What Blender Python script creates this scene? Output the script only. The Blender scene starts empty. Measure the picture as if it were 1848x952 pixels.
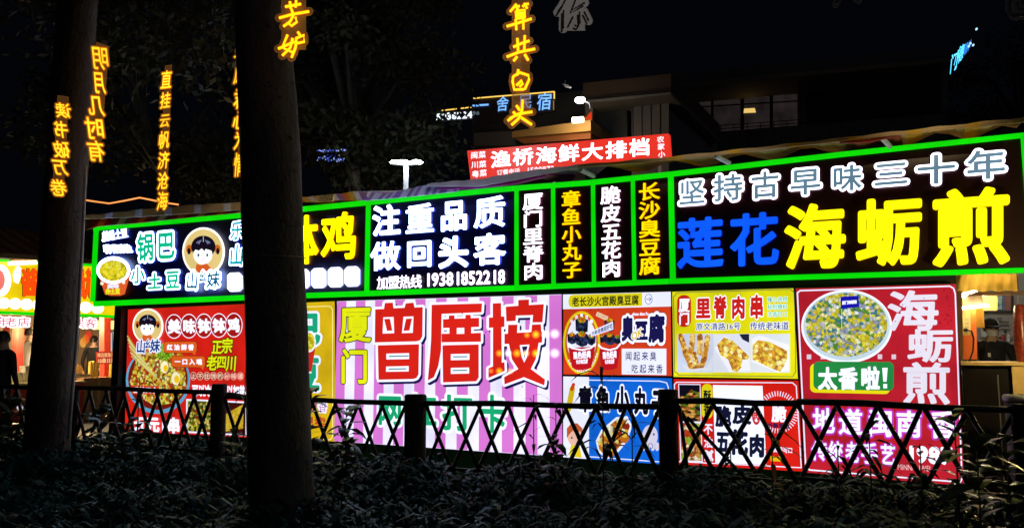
import bpy, bmesh, math, random
import numpy as np
from mathutils import Vector, Matrix
random.seed(7)
rng = np.random.default_rng(7)
sc = bpy.context.scene
COL = sc.collection
# ------------------------------------------------------------------ camera
EYE = 1.55
PITCH = math.atan(156 / 1500)
cam = bpy.data.cameras.new('camera')
cam.sensor_width = 36
cam.lens = 1500 / 1848 * 36
cam.clip_end = 500
cob = bpy.data.objects.new('camera', cam)
cob.location = (0, 0, EYE)
cob.rotation_euler = (math.radians(90) + PITCH, 0, 0)
COL.objects.link(cob)
sc.camera = cob
# ------------------------------------------------------------------ night sky, faint moonlight, exposure
w = bpy.data.worlds.new('World')
sc.world = w
w.use_nodes = True
wn = w.node_tree.nodes
bg = wn['Background']
bg.inputs[0].default_value = (0.10, 0.13, 0.24, 1)
bg.inputs[1].default_value = 0.0085
sun = bpy.data.lights.new('moon', 'SUN')
sun.energy = 0.042
sun.angle = math.radians(12)
sun.color = (0.9, 0.93, 1)
so = bpy.data.objects.new('moon', sun)
so.rotation_euler = Vector((-.75, .55, -.5)).to_track_quat('-Z', 'Y').to_euler()
COL.objects.link(so)
sc.view_settings.view_transform = 'Standard'
sc.view_settings.look = 'None'
sc.view_settings.exposure = 0
sc.view_settings.gamma = 1
sc.cycles.use_denoising = True
sc.cycles.max_bounces = 6
sc.cycles.transparent_max_bounces = 12
sc.cycles.sample_clamp_indirect = 4
sc.cycles.use_light_tree = True
# ------------------------------------------------------------------ surveying helpers
CF = np.array([0, math.cos(PITCH), math.sin(PITCH)])
CU = np.array([0, -math.sin(PITCH), math.cos(PITCH)])
CR = np.array([1.0, 0, 0])
CO = np.array([0, 0, EYE])


def ray(px, py):
    px = np.asarray(px, float)
    py = np.asarray(py, float)
    return CF + ((px - 924) / 1500)[..., None] * CR + ((476 - py) / 1500)[..., None] * CU


class Plane:
    """An upright surface: it runs towards a horizon direction and stands a given distance off."""
    def __init__(s, vpx, ax, dist):
        d = ray(vpx, 632); d[2] = 0; d /= np.linalg.norm(d)
        a = ray(ax, 632); a = a / a[1] * dist
        s.a = np.array([a[0], a[1], 0.0]); s.d = d
        n = np.array([d[1], -d[0], 0.0])
        if n.dot(-s.a) < 0: n = -n
        s.n = n

    def W(s, px, py, o=0.0):
        r = ray(px, py)
        k = ((s.a + s.n * o - CO) @ s.n) / (r @ s.n)
        return CO + r * k[..., None]


def at_y(px, py, Y):
    r = ray(px, py)
    return CO + r * (Y / r[..., 1])[..., None]


WALL = Plane(-2050, 1207, 8.8)
SIGN = 0.12


def lin(c):
    return tuple((x / 255 / 12.92) if x <= 10 else ((x / 255 + .055) / 1.055) ** 2.4 for x in c)

# ------------------------------------------------------------------ materials
MATS = {}


def newmat(name):
    m = bpy.data.materials.new(name); m.use_nodes = True
    nt = m.node_tree
    return m, nt, nt.nodes['Principled BSDF']


def coords(nt, scale):
    tc = nt.nodes.new('ShaderNodeTexCoord')
    mp = nt.nodes.new('ShaderNodeMapping')
    mp.inputs['Scale'].default_value = scale if isinstance(scale, tuple) else (scale,) * 3
    nt.links.new(tc.outputs['Object'], mp.inputs[0])
    return mp.outputs[0]


def noise(nt, scale, detail=4, vec=None):
    n = nt.nodes.new('ShaderNodeTexNoise')
    n.inputs['Scale'].default_value = 1 if vec is not None else scale
    n.inputs['Detail'].default_value = detail
    nt.links.new(vec if vec is not None else coords(nt, 1), n.inputs['Vector'])
    return n.outputs['Fac']


def ramp(nt, fac, stops, interp='LINEAR'):
    r = nt.nodes.new('ShaderNodeValToRGB')
    r.color_ramp.interpolation = interp
    el = r.color_ramp.elements
    while len(el) < len(stops): el.new(0.5)
    for e, (p, c) in zip(el, stops):
        e.position = p; e.color = (*c, 1)
    nt.links.new(fac, r.inputs[0])
    return r.outputs[0]


def matte(name, c, rough=.75, var=.3, scale=6, bump=0, bscale=40, metal=0, stretch=None, spec=.4):
    if name in MATS: return MATS[name]
    m, nt, p = newmat(name)
    f = noise(nt, scale, 5, coords(nt, stretch) if stretch else None)
    nt.links.new(ramp(nt, f, [(.3, tuple(x * (1 - var) for x in c)), (.7, tuple(min(1, x * (1 + var)) for x in c))]), p.inputs['Base Color'])
    p.inputs['Roughness'].default_value = rough
    p.inputs['Metallic'].default_value = metal
    p.inputs['Specular IOR Level'].default_value = spec
    if bump:
        b = nt.nodes.new('ShaderNodeBump'); b.inputs['Strength'].default_value = bump; b.inputs['Distance'].default_value = .02
        nt.links.new(noise(nt, bscale, 6), b.inputs['Height']); nt.links.new(b.outputs[0], p.inputs['Normal'])
    MATS[name] = m
    return m


def lit(c, k=1.0, var=.08, quiet=True):
    """Backlit print or lamp face of screen colour c; k = strength; quiet = too small to be worth sampling as a lamp."""
    key = ('lit', c, k, var, quiet)
    if key in MATS: return MATS[key]
    m, nt, p = newmat('backlit_%d_%d_%d' % c)
    l = lin(c)
    col = tuple(x for x in l)
    p.inputs['Base Color'].default_value = (*(x * .25 for x in col), 1)
    p.inputs['Roughness'].default_value = .35
    if var:
        f = noise(nt, 1.6, 2)
        if not quiet and var >= .08:
            f2 = noise(nt, 7, 3); ad = nt.nodes.new('ShaderNodeMath'); ad.operation = 'MULTIPLY_ADD'; ad.inputs[1].default_value = .35
            nt.links.new(f2, ad.inputs[0]); sb_ = nt.nodes.new('ShaderNodeMath'); sb_.operation = 'SUBTRACT'; sb_.inputs[1].default_value = .175
            nt.links.new(f, sb_.inputs[0]); nt.links.new(sb_.outputs[0], ad.inputs[2]); f = ad.outputs[0]
        nt.links.new(ramp(nt, f, [(.3, tuple(x * (1 - var * 1.6) for x in col)), (.7, tuple(x * (1 + var) for x in col))]), p.inputs['Emission Color'])
    else:
        p.inputs['Emission Color'].default_value = (*col, 1)
    p.inputs['Emission Strength'].default_value = k
    if quiet: m.cycles.emission_sampling = 'NONE'
    MATS[key] = m
    return m


def food(name, cols, scale=60, k=1.0, stretch=(1, 1, 1), edge=.36):
    """A printed, backlit food picture: many little morsels of mixed colours."""
    if name in MATS: return MATS[name]
    m, nt, p = newmat(name)
    v = nt.nodes.new('ShaderNodeTexVoronoi')
    v.inputs['Scale'].default_value = 1
    base = coords(nt, tuple(scale * x for x in stretch))
    nz = nt.nodes.new('ShaderNodeTexNoise'); nz.inputs['Scale'].default_value = 1.3; nz.inputs['Detail'].default_value = 5
    nt.links.new(base, nz.inputs['Vector'])
    mx = nt.nodes.new('ShaderNodeMixRGB'); mx.blend_type = 'ADD'; mx.inputs[0].default_value = .55
    nt.links.new(base, mx.inputs[1]); nt.links.new(nz.outputs['Color'], mx.inputs[2])
    nt.links.new(mx.outputs[0], v.inputs['Vector'])
    sep = nt.nodes.new('ShaderNodeSeparateColor'); nt.links.new(v.outputs['Color'], sep.inputs[0])
    n = len(cols)
    c1 = ramp(nt, sep.outputs[0], [(i / n, lin(c)) for i, c in enumerate(cols)], 'CONSTANT')
    c2 = ramp(nt, v.outputs['Distance'], [(0, (1.15,) * 3), (.45, (.8,) * 3), (.8, (1 - edge,) * 3)])
    mu = nt.nodes.new('ShaderNodeMixRGB'); mu.blend_type = 'MULTIPLY'; mu.inputs[0].default_value = 1
    nt.links.new(c1, mu.inputs[1]); nt.links.new(c2, mu.inputs[2])
    n2 = nt.nodes.new('ShaderNodeTexNoise'); n2.inputs['Scale'].default_value = 3.1; n2.inputs['Detail'].default_value = 6
    nt.links.new(base, n2.inputs['Vector'])
    mu2 = nt.nodes.new('ShaderNodeMixRGB'); mu2.blend_type = 'MULTIPLY'; mu2.inputs[0].default_value = 1
    nt.links.new(mu.outputs[0], mu2.inputs[1]); nt.links.new(ramp(nt, n2.outputs['Fac'], [(.3, (.55,) * 3), (.6, (1.2,) * 3)]), mu2.inputs[2])
    nt.links.new(mu2.outputs[0], p.inputs['Emission Color'])
    p.inputs['Emission Strength'].default_value = k
    p.inputs['Base Color'].default_value = (.05, .05, .05, 1)
    m.cycles.emission_sampling = 'NONE'
    MATS[name] = m
    return m


def acrylic(name, tint, alpha):
    if name in MATS: return MATS[name]
    m, nt, p = newmat(name)
    p.inputs['Base Color'].default_value = (*tint, 1)
    p.inputs['Alpha'].default_value = alpha
    p.inputs['Roughness'].default_value = .3
    MATS[name] = m
    return m


M_DARK = matte('dark_panel', (.028, .022, .034), .42, .2, 3)
M_BLACK = matte('black_metal', (.010, .010, .012), .5, .3)
M_STEEL = matte('grey_steel', (.25, .26, .27), .45, .15, metal=.6)
# ------------------------------------------------------------------ object helpers
ROOT = {}


def base_of(parent):
    while parent is not None and parent.name not in ROOT: parent = parent.parent
    return ROOT[parent.name] if parent is not None else np.zeros(3)


def thing(name, loc, label, cat, group=None):
    o = bpy.data.objects.new(name, None); COL.objects.link(o)
    o.location = tuple(float(x) for x in loc); o.empty_display_size = .1
    o['label'] = label; o['category'] = cat
    if group: o['group'] = group
    ROOT[o.name] = np.array(loc, float)
    return o


def mesh(name, V, F, mats, parent=None, mi=None, smooth=False):
    V = np.asarray(V, float).reshape(-1, 3) - base_of(parent)
    me = bpy.data.meshes.new(name)
    me.from_pydata([tuple(v) for v in V], [], [tuple(f) for f in F])
    for m in (mats if isinstance(mats, (list, tuple)) else [mats]): me.materials.append(m)
    if mi is not None: me.polygons.foreach_set('material_index', list(mi))
    if smooth: me.polygons.foreach_set('use_smooth', [True] * len(me.polygons))
    me.update()
    o = bpy.data.objects.new(name, me); COL.objects.link(o)
    if parent is not None: o.parent = parent
    return o


def tag(o, label, cat=None, group=None, kind=None):
    if label: o['label'] = label
    if cat: o['category'] = cat
    if group: o['group'] = group
    if kind: o['kind'] = kind
    return o


class MB:
    """Collects solids in world coordinates for one mesh object."""
    def __init__(s): s.V = []; s.F = []; s.n = 0; s.mi = []

    def add(s, V, F, mi=0):
        V = np.asarray(V, float).reshape(-1, 3)
        s.V.append(V); s.F += [tuple(i + s.n for i in f) for f in F]; s.mi += [mi] * len(F); s.n += len(V)
        return s

    def prism(s, front, back, mi=0):
        n = len(front)
        F = [tuple(range(n)), tuple(range(2 * n - 1, n - 1, -1))] + [(i, n + i, n + (i + 1) % n, (i + 1) % n) for i in range(n)]
        return s.add(np.vstack([front, back]), F, mi)

    def box(s, c, size, mi=0, rot=0.0, axis=None):
        hx, hy, hz = (x / 2 for x in size)
        v = np.array([[x, y, z] for x in (-hx, hx) for y in (-hy, hy) for z in (-hz, hz)])
        if rot:
            c_, s_ = math.cos(rot), math.sin(rot)
            v = v @ np.array([[c_, -s_, 0], [s_, c_, 0], [0, 0, 1]]).T
        return s.add(v + np.asarray(c), [(0, 1, 3, 2), (4, 6, 7, 5), (0, 4, 5, 1), (2, 3, 7, 6), (0, 2, 6, 4), (1, 5, 7, 3)], mi)

    def tube(s, pts, rad, seg=8, mi=0, cap=True):
        pts = [np.asarray(p, float) for p in pts]
        rad = rad if isinstance(rad, (list, tuple)) else [rad] * len(pts)
        V = []; F = []
        up = np.array([0.13, 0.21, 0.97])
        for i, p in enumerate(pts):
            t = pts[min(i + 1, len(pts) - 1)] - pts[max(i - 1, 0)]
            t = t / (np.linalg.norm(t) + 1e-9)
            a = np.cross(t, up)
            if np.linalg.norm(a) < .15: a = np.cross(t, [1, 0, 0])
            a /= np.linalg.norm(a); b = np.cross(t, a)
            for k in range(seg):
                an = 2 * math.pi * k / seg
                V.append(p + (a * math.cos(an) + b * math.sin(an)) * rad[i])
        for i in range(len(pts) - 1):
            for k in range(seg):
                F.append((i * seg + k, i * seg + (k + 1) % seg, (i + 1) * seg + (k + 1) % seg, (i + 1) * seg + k))
        if cap:
            F.append(tuple(range(seg))[::-1]); F.append(tuple((len(pts) - 1) * seg + k for k in range(seg)))
        return s.add(V, F, mi)

    def lathe(s, base, prof, seg=16, mi=0):
        V = []; F = []
        for (r, z) in prof:
            for k in range(seg):
                a = 2 * math.pi * k / seg
                V.append((base[0] + r * math.cos(a), base[1] + r * math.sin(a), base[2] + z))
        for i in range(len(prof) - 1):
            for k in range(seg):
                F.append((i * seg + k, i * seg + (k + 1) % seg, (i + 1) * seg + (k + 1) % seg, (i + 1) * seg + k))
        F.append(tuple(range(seg))[::-1]); F.append(tuple((len(prof) - 1) * seg + k for k in range(seg)))
        return s.add(V, F, mi)

    def build(s, name, mats, parent=None, smooth=False):
        return mesh(name, np.vstack(s.V), s.F, mats, parent, s.mi, smooth)


def prism_px(pl, pts, o, thick, name, mat, parent):
    """A flat board: its outline is surveyed on the surface pl, it is `thick` deep behind offset o."""
    p = np.array(pts, float)
    f = pl.W(p[:, 0], p[:, 1], o)
    return MB().prism(f, f - pl.n * thick).build(name, mat, parent)


def rect(x0, y0, x1, y1):
    return [(x0, y0), (x1, y0), (x1, y1), (x0, y1)]


def ell(cx, cy, rx, ry, n=36, a0=0, a1=360):
    return [(cx + rx * math.cos(math.radians(a0 + (a1 - a0) * i / n)), cy + ry * math.sin(math.radians(a0 + (a1 - a0) * i / n))) for i in range(n + (0 if a1 - a0 == 360 else 1))]


def slope(x, y):
    return (y - 632) / (x + 2050)


def rr(x0, y0, x1, y1, r, sl=True):
    """rounded rectangle whose long edges follow the perspective of the wall"""
    pts = []
    for cx, cy, a in ((x1 - r, y0 + r, -90), (x1 - r, y1 - r, 0), (x0 + r, y1 - r, 90), (x0 + r, y0 + r, 180)):
        for i in range(5):
            t = math.radians(a + 90 * i / 4); pts.append((cx + r * math.cos(t), cy + r * math.sin(t)))
    if sl:
        xm = (x0 + x1) / 2
        pts = [(x, y + slope(xm, y) * (x - xm)) for x, y in pts]
    return pts

# ------------------------------------------------------------------ glyphs
GL = {}


def glyph(ch):
    if ch in GL: return GL[ch]
    out = []
    for fill in ('BOTH', 'NONE'):
        c = bpy.data.curves.new('g', 'FONT'); c.body = ch; c.size = 1; c.resolution_u = 3; c.fill_mode = fill
        o = bpy.data.objects.new('g', c); COL.objects.link(o)
        dg = bpy.context.evaluated_depsgraph_get()
        m = bpy.data.meshes.new_from_object(o.evaluated_get(dg))
        V = np.array([v.co[:2] for v in m.vertices]) if len(m.vertices) else np.zeros((0, 2))
        out.append((V, [tuple(p.vertices) for p in m.polygons], [tuple(e.vertices) for e in m.edges]))
        bpy.data.meshes.remove(m); bpy.data.objects.remove(o); bpy.data.curves.remove(c)
    adv = 1.0 if ord(ch) > 0x2000 else (.54 if ch.isdigit() else .3 if ch in ' .:' else (.27 if ch in 'iIl!' else (float(out[0][0][:, 0].max()) + .05 if len(out[0][0]) else .3)))
    if ch == '1':
        for k in (0, 1): out[k][0][:, 0] += .05
    GL[ch] = (out[0][0], out[0][1], out[1][0], out[1][2], adv)
    return GL[ch]


def layout(s):
    x = 0; res = []
    for ch in s:
        g = glyph(ch); res.append((g, x)); x += g[4]
    return res, x


def dil_parts(V, E, b, seg=7):
    """discs on the corners and bars on the edges of an outline: a round-cornered stroke of half-width b"""
    P = []
    for i, j in E:
        p, q = V[i], V[j]; t = q - p; l = np.hypot(*t)
        if l < 1e-6: continue
        n = np.array([-t[1], t[0]]) / l * b
        P.append((0, [p + n, p - n, q - n, q + n]))
    for p in V:
        P.append((1, [p + b * np.array([math.cos(2 * math.pi * k / seg + .3), math.sin(2 * math.pi * k / seg + .3)]) for k in range(seg)]))
    return P


def quad_map(q):
    q = np.array(q, float)   # tl, tr, br, bl
    def f(u, v):             # u right, v down
        u = u[:, None]; v = v[:, None]
        return q[0] * (1 - u) * (1 - v) + q[1] * u * (1 - v) + q[2] * u * v + q[3] * (1 - u) * v
    return f


def text(pl, s, q, o, mat, parent, bold=0.0, depth=0.0, name='lettering', mirror=False, shear=0.0, side=None, ascii_box=False):
    """Writing laid on surface pl; q = ink box (tl, tr, br, bl); depth > 0 makes solid channel letters."""
    lay, W = layout(s)
    lo, hi = (0.0, .70) if ascii_box else (-.075, .845)
    f = quad_map(q)
    polys = []
    for (V, F, V2, E, adv), x in lay:
        if len(V) == 0: continue
        off = np.array([x, 0])
        polys.append((0, V + off, F))
        if bold:
            for k, P in dil_parts(V2 + off, E, bold):
                polys.append((1 + k, np.array(P), [tuple(range(len(P)))]))
    x0, x1 = .05, W - .05
    mb = MB()
    for lay_, P, F in polys:
        u = (P[:, 0] + shear * (P[:, 1] - .38) - x0) / (x1 - x0)
        if mirror: u = 1 - u
        v = (hi - P[:, 1]) / (hi - lo)
        px = f(u, v)
        oo = o - .0003 * lay_
        fr = pl.W(px[:, 0], px[:, 1], oo)
        mb.add(fr, F)
        if depth:
            if lay_ == 0 and not bold:
                cnt = {}
                for fa in F:
                    for a, b in zip(fa, fa[1:] + fa[:1]):
                        cnt[frozenset((a, b))] = cnt.get(frozenset((a, b)), 0) + 1
                ed = [tuple(k) for k, c in cnt.items() if c == 1]
                n = len(P)
                mb.add(np.vstack([fr, fr - pl.n * depth]), [(a, b, b + n, a + n) for a, b in ed], 1)
            elif lay_:
                n = len(P)
                mb.add(np.vstack([fr, fr - pl.n * depth]), [(a, (a + 1) % n, (a + 1) % n + n, a + n) for a in range(n)], 1)
    return mb.build(name, [mat, side or mat], parent)


def box_q(x0, x1, yt, yb):
    """ink box given at its centre column; its edges run to the wall's vanishing point"""
    xm = (x0 + x1) / 2
    a, b = slope(xm, yt), slope(xm, yb)
    h = (x1 - x0) / 2
    return [(x0, yt - a * h), (x1, yt + a * h), (x1, yb + b * h), (x0, yb - b * h)]


def row(pl, s, x0, x1, yt, yb, o, mat, parent, fill=.93, each=False, **kw):
    """a line of writing; each=True makes every character a part of its own"""
    q = box_q(x0, x1, yt, yb)
    if not each: return text(pl, s, q, o, mat, parent, **kw)
    f = quad_map(q); n = len(s)
    for i, ch in enumerate(s):
        u = np.array([i + (1 - fill) / 2, i + 1 - (1 - fill) / 2, i + 1 - (1 - fill) / 2, i + (1 - fill) / 2]) / n
        c = f(u, np.array([0., 0., 1., 1.]))
        text(pl, ch, c, o, mat, parent, **kw)


def column(pl, s, x0, x1, y0, y1, o, mat, parent, fill=.92, lean=0.0, **kw):
    n = len(s); p = (y1 - y0) / n
    for i, ch in enumerate(s):
        a = y0 + p * (i + (1 - fill) / 2); b = a + p * fill
        dx = lean * (i + .5 - n / 2) / n
        text(pl, ch, box_q(x0 + dx, x1 + dx, a, b), o, mat, parent, **kw)


def shape(pl, pts, o, mat, parent, name='print', thick=.0):
    p = np.array(pts, float)
    f = pl.W(p[:, 0], p[:, 1], o)
    if thick: return MB().prism(f, f - pl.n * thick).build(name, mat, parent)
    return mesh(name, f, [tuple(range(len(p)))], mat, parent)


def stroke_mb(pl, pts, w_, o, mb=None, closed=False, discs=True):
    """a flat printed line of width w_ (photo pixels) through pts"""
    mb = mb or MB()
    pts = [np.array(p, float) for p in pts]
    if closed: pts = pts + [pts[0]]
    for p, q in zip(pts, pts[1:]):
        t = q - p; l = np.hypot(*t)
        if l < 1e-6: continue
        n = np.array([-t[1], t[0]]) / l * w_ / 2
        c = np.array([p + n, p - n, q - n, q + n])
        mb.add(pl.W(c[:, 0], c[:, 1], o), [(0, 1, 2, 3)])
    if discs:
        for p in pts:
            c = np.array(ell(p[0], p[1], w_ / 2, w_ / 2, 8))
            mb.add(pl.W(c[:, 0], c[:, 1], o - .0004), [tuple(range(8))])
    return mb


def line(pl, pts, w_, o, mat, parent, name='line', closed=False):
    return stroke_mb(pl, pts, w_, o, None, closed).build(name, mat, parent)
# ================================================================== SETTING
def gsheet(name, pts, z, mat):
    return tag(mesh(name, [(x, y, z) for x, y in pts], [tuple(range(len(pts)))], mat), None, kind='structure')


M_PAVE = matte('pavement_concrete', (.10, .10, .105), .6, .3, 3, .3, 30)
M_SOIL = matte('dark_soil', (.03, .025, .02), .95, .4, 8, .6, 30)
gsheet('ground', [(-160, -40), (160, -40), (160, 220), (-160, 220)], 0, M_PAVE)
WD, WN = WALL.d, WALL.n          # WD runs left and away; WN faces the camera
A0 = WALL.a


def wp(s, o, z=0.0):
    """point on the stall's ground plan: s metres along it towards the left, o metres out in front"""
    return A0 + WD * s + WN * o + np.array([0, 0, z])


# raised planting bed with a stone kerb along its far side
def fence_y(u): return 5.9 / (1 + .4 * u)


def fence_xy(px):
    u = (px - 924) / 1500
    r = ray(px, 632); r = r / r[1] * fence_y(u)
    return r


f0, f1 = fence_xy(-420), fence_xy(2300)
fd = (f0 - f1); fd[2] = 0; fd /= np.linalg.norm(fd); fn = np.array([fd[1], -fd[0], 0]); fn = fn if fn[1] < 0 else -fn
b = MB(); bz = .28
q = [f0 - fn * .35, f1 - fn * .35, f1 + fn * 6, f0 + fn * 6]
b.prism([(p[0], p[1], bz) for p in q], [(p[0], p[1], .004) for p in q])
tag(b.build('planting_bed', M_SOIL), None, kind='structure')
for i in range(16):
    a = f0 + (f1 - f0) * i / 16 - fn * .42; c = f0 + (f1 - f0) * (i + .985) / 16 - fn * .42
    b = MB().prism([(*(a + fn * .06)[:2], .34), (*(c + fn * .06)[:2], .34), (*(c - fn * .06)[:2], .34), (*(a - fn * .06)[:2], .34)],
                   [(*(a + fn * .06)[:2], .01), (*(c + fn * .06)[:2], .01), (*(c - fn * .06)[:2], .01), (*(a - fn * .06)[:2], .01)])
    tag(b.build('kerb', matte('kerb_stone', (.2, .2, .19), .7, .2, 10, .3)), None, kind='structure')

# ================================================================== THE LONG FOOD STALL
M_BRN = matte('brown_black_acrylic', (.034, .016, .016), .45, .2, 3)
M_NAVY_P = matte('navy_acrylic', (.016, .022, .085), .45, .25, 2)
M_GREEN = lit((8, 222, 8), 1.0, .10)
M_STALLGREEN = matte('green_paint', (.02, .22, .05), .5, .2, 5)
XT = [168, 440, 660, 925, 1060, 1205, 1525, 1848, 1900]
YT = [407, 383, 361, 335, 325, 310, 273, 239, 233]
XB = [165, 448, 660, 928, 1205, 1525, 1848, 1900]
YB = [553, 541, 534, 524, 512, 502, 492, 490]
T = lambda x: float(np.interp(x, XT, YT))
B = lambda x: float(np.interp(x, XB, YB))


def w1(px, py, o=0.0):
    return WALL.W(np.array([float(px)]), np.array([float(py)]), o)[0]


def foot(px, py, o=0.0, z=0.0):
    p = w1(px, py, o).copy(); p[2] = z; return p


def sL(px):  # plan distance along the wall of a photo column
    return float((w1(px, 560) - A0) @ WD)


# stall body: counter base, back wall, roof, end wall
s_l, s_r, s_roof = sL(217), sL(1729), sL(166)
stall = thing('food_stall', wp((s_l + s_r) / 2, -1.2, 0), 'long dark food stall behind the lit posters, green painted foot', 'stall')
zt = 3.05


def slab(name, s0, s1, o0, o1, z0, z1, mat, parent):
    f = [wp(s0, o1, z0), wp(s1, o1, z0), wp(s1, o1, z1), wp(s0, o1, z1)]
    k = [wp(s0, o0, z0), wp(s1, o0, z0), wp(s1, o0, z1), wp(s0, o0, z1)]
    return MB().prism(f, k).build(name, mat, parent)


M_WALLD = matte('stall_dark_sheet', (.03, .03, .035), .6, .3, 4)
slab('plinth', s_r - .0, s_l, -.35, -.08, .01, .42, M_STALLGREEN, stall)
slab('counter_front', s_r, s_l, -.30, -.085, .42, 2.30, M_WALLD, stall)
slab('back_wall', s_r + .02, s_l, -2.6, -2.5, .01, zt - .1, M_WALLD, stall)
slab('end_wall', s_l - .06, s_l, -2.5, -.30, .01, zt - .1, M_WALLD, stall)
slab('side_wall', s_r, s_r + .05, -2.5, -.30, .01, zt - .1, M_WALLD, stall)
slab('roof', s_r - 4.0, s_roof, -2.7, -.06, zt - .09, zt - .01, M_WALLD, stall)
slab('sign_beam', s_r - 3.2, s_roof, -.22, -.06, 2.31, 2.40, M_BLACK, stall)


def sign_box(label, x0, x1, last=False, first=False, vb=8, pm=None, group='lit shop signs along the stall roof'):
    """black sign box with its glowing green tube frame; x0..x1 in surveyed photo columns"""
    xm = (x0 + x1) / 2
    r = thing('shop_sign', foot(xm, B(xm), SIGN, w1(xm, B(xm), SIGN)[2]), label, 'sign', group)
    xs = sorted(set([x0, x1] + [x for x in XT if x0 < x < x1] + [x for x in XB if x0 < x < x1]))
    top = [(x, T(x) + 4) for x in xs]; bot = [(x, B(x) - 4) for x in xs][::-1]
    prism_px(WALL, top + bot, SIGN, .16, 'panel', pm or M_BRN, r)
    for f_, sgn in ((T, 1), (B, -1)):
        for a, c in zip(xs, xs[1:]):
            h = 9.5
            prism_px(WALL, [(a, f_(a)), (c - .3, f_(c - .3)), (c - .3, f_(c - .3) + sgn * h), (a, f_(a) + sgn * h)], SIGN + .014, .012, 'frame_bar', M_GREEN, r)
    sides = [x0 + vb / 2 + .2] if not first else [x0 + vb / 2 + 1]
    if last: sides.append(x1 - vb / 2)
    for x in sides:
        l = (x - 924) / 14000
        yt, yb = T(x) + 9, B(x) - 9
        prism_px(WALL, [(x - vb / 2 - 0, yt), (x + vb / 2, yt), (x + vb / 2 + l * (yb - yt), yb), (x - vb / 2 + l * (yb - yt), yb)], SIGN + .016, .012, 'frame_bar', M_GREEN, r)
    return r


OL = SIGN + .012     # letters stand off the panel
WHITE = lit((238, 240, 255), 3.4, 0, False)
WHITE_B = lit((185, 212, 255), 7.0, 0, False)
YEL = lit((255, 235, 0), 2.2, .05, False)
AMB = lit((255, 205, 0), 1.5, .05, False)
SIDE_W = lit((40, 60, 210), 1.3, 0, False)
SIDE_Y = lit((150, 70, 0), 1.6, 0, False)
SIDE_P = lit((150, 70, 110), 1.2, 0, False)
TEAL = lit((20, 185, 135), 1.0)
D3 = .024

# --- sign 1: crispy potatoes and cold chicken skewers
s1 = sign_box('black lit sign with green 锅巴小土豆 letters and portrait oval, partly behind thick trunk', 168, 660, first=True, pm=M_NAVY_P)
for st, x0, x1, y0, y1 in (('锅', 246, 279, 418, 473), ('巴', 281, 317, 414, 470), ('小', 234, 263, 477, 514), ('土', 264, 293, 489, 525), ('豆', 297, 326, 484, 524)):
    q = box_q(x0 + 3, x1 - 3, y0 + 4, y1 - 4)
    text(WALL, st, q, OL + .03, WHITE_B, s1, bold=.12, depth=D3, name='letter', side=SIDE_W)
    text(WALL, st, q, OL + .036, TEAL, s1, bold=.036, name='letter')
text(WALL, '就是土豆', [(185, 418), (228, 412), (231, 427), (184, 436)], OL + .03, WHITE_B, s1, bold=.05, depth=D3, name='letter', side=SIDE_W)
text(WALL, '嘎嘎香脆', [(186, 441), (234, 441), (240, 455), (188, 457)], OL + .03, WHITE_B, s1, bold=.05, depth=D3, name='letter', side=SIDE_W)
# potato cup
cup = shape(WALL, [(175, 486), (234, 486), (222, 530), (214, 533), (198, 533), (189, 530)], OL + .03, lit((222, 92, 40)), s1, 'cup_picture', .03)
shape(WALL, ell(204.5, 487, 30.5, 24.5), OL + .034, WHITE_B, s1, 'cup_rim')
shape(WALL, ell(204.5, 488, 25.5, 19), OL + .038, food('potatoes', [(235, 225, 40), (215, 200, 25), (245, 240, 90), (190, 170, 15)], 30, 1.1), s1, 'potatoes')
for i in range(26):
    a, rr_ = random.uniform(0, 6.28), random.uniform(0, 1) ** .5
    cx, cy = 204.5 + 22 * rr_ * math.cos(a), 486 + 17 * rr_ * math.sin(a)
    shape(WALL, ell(cx, cy, 3.4, 3.2, 9), OL + .0385 + i * .0002, lit(random.choice([(240, 228, 60), (215, 198, 30), (232, 214, 40)])), s1, 'potato')
shape(WALL, ell(184, 511, 3.2, 3.4, 12), OL + .034, lit((255, 240, 215)), s1); shape(WALL, ell(223, 509, 3, 3.5, 12), OL + .034, lit((255, 240, 215)), s1)
row(WALL, '美味', 194, 214, 512, 520, OL + .036, lit((235, 240, 255)), s1, bold=.06)
row(WALL, '炸土豆', 191, 216, 521, 530, OL + .036, lit((240, 235, 40)), s1, bold=.07)


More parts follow.
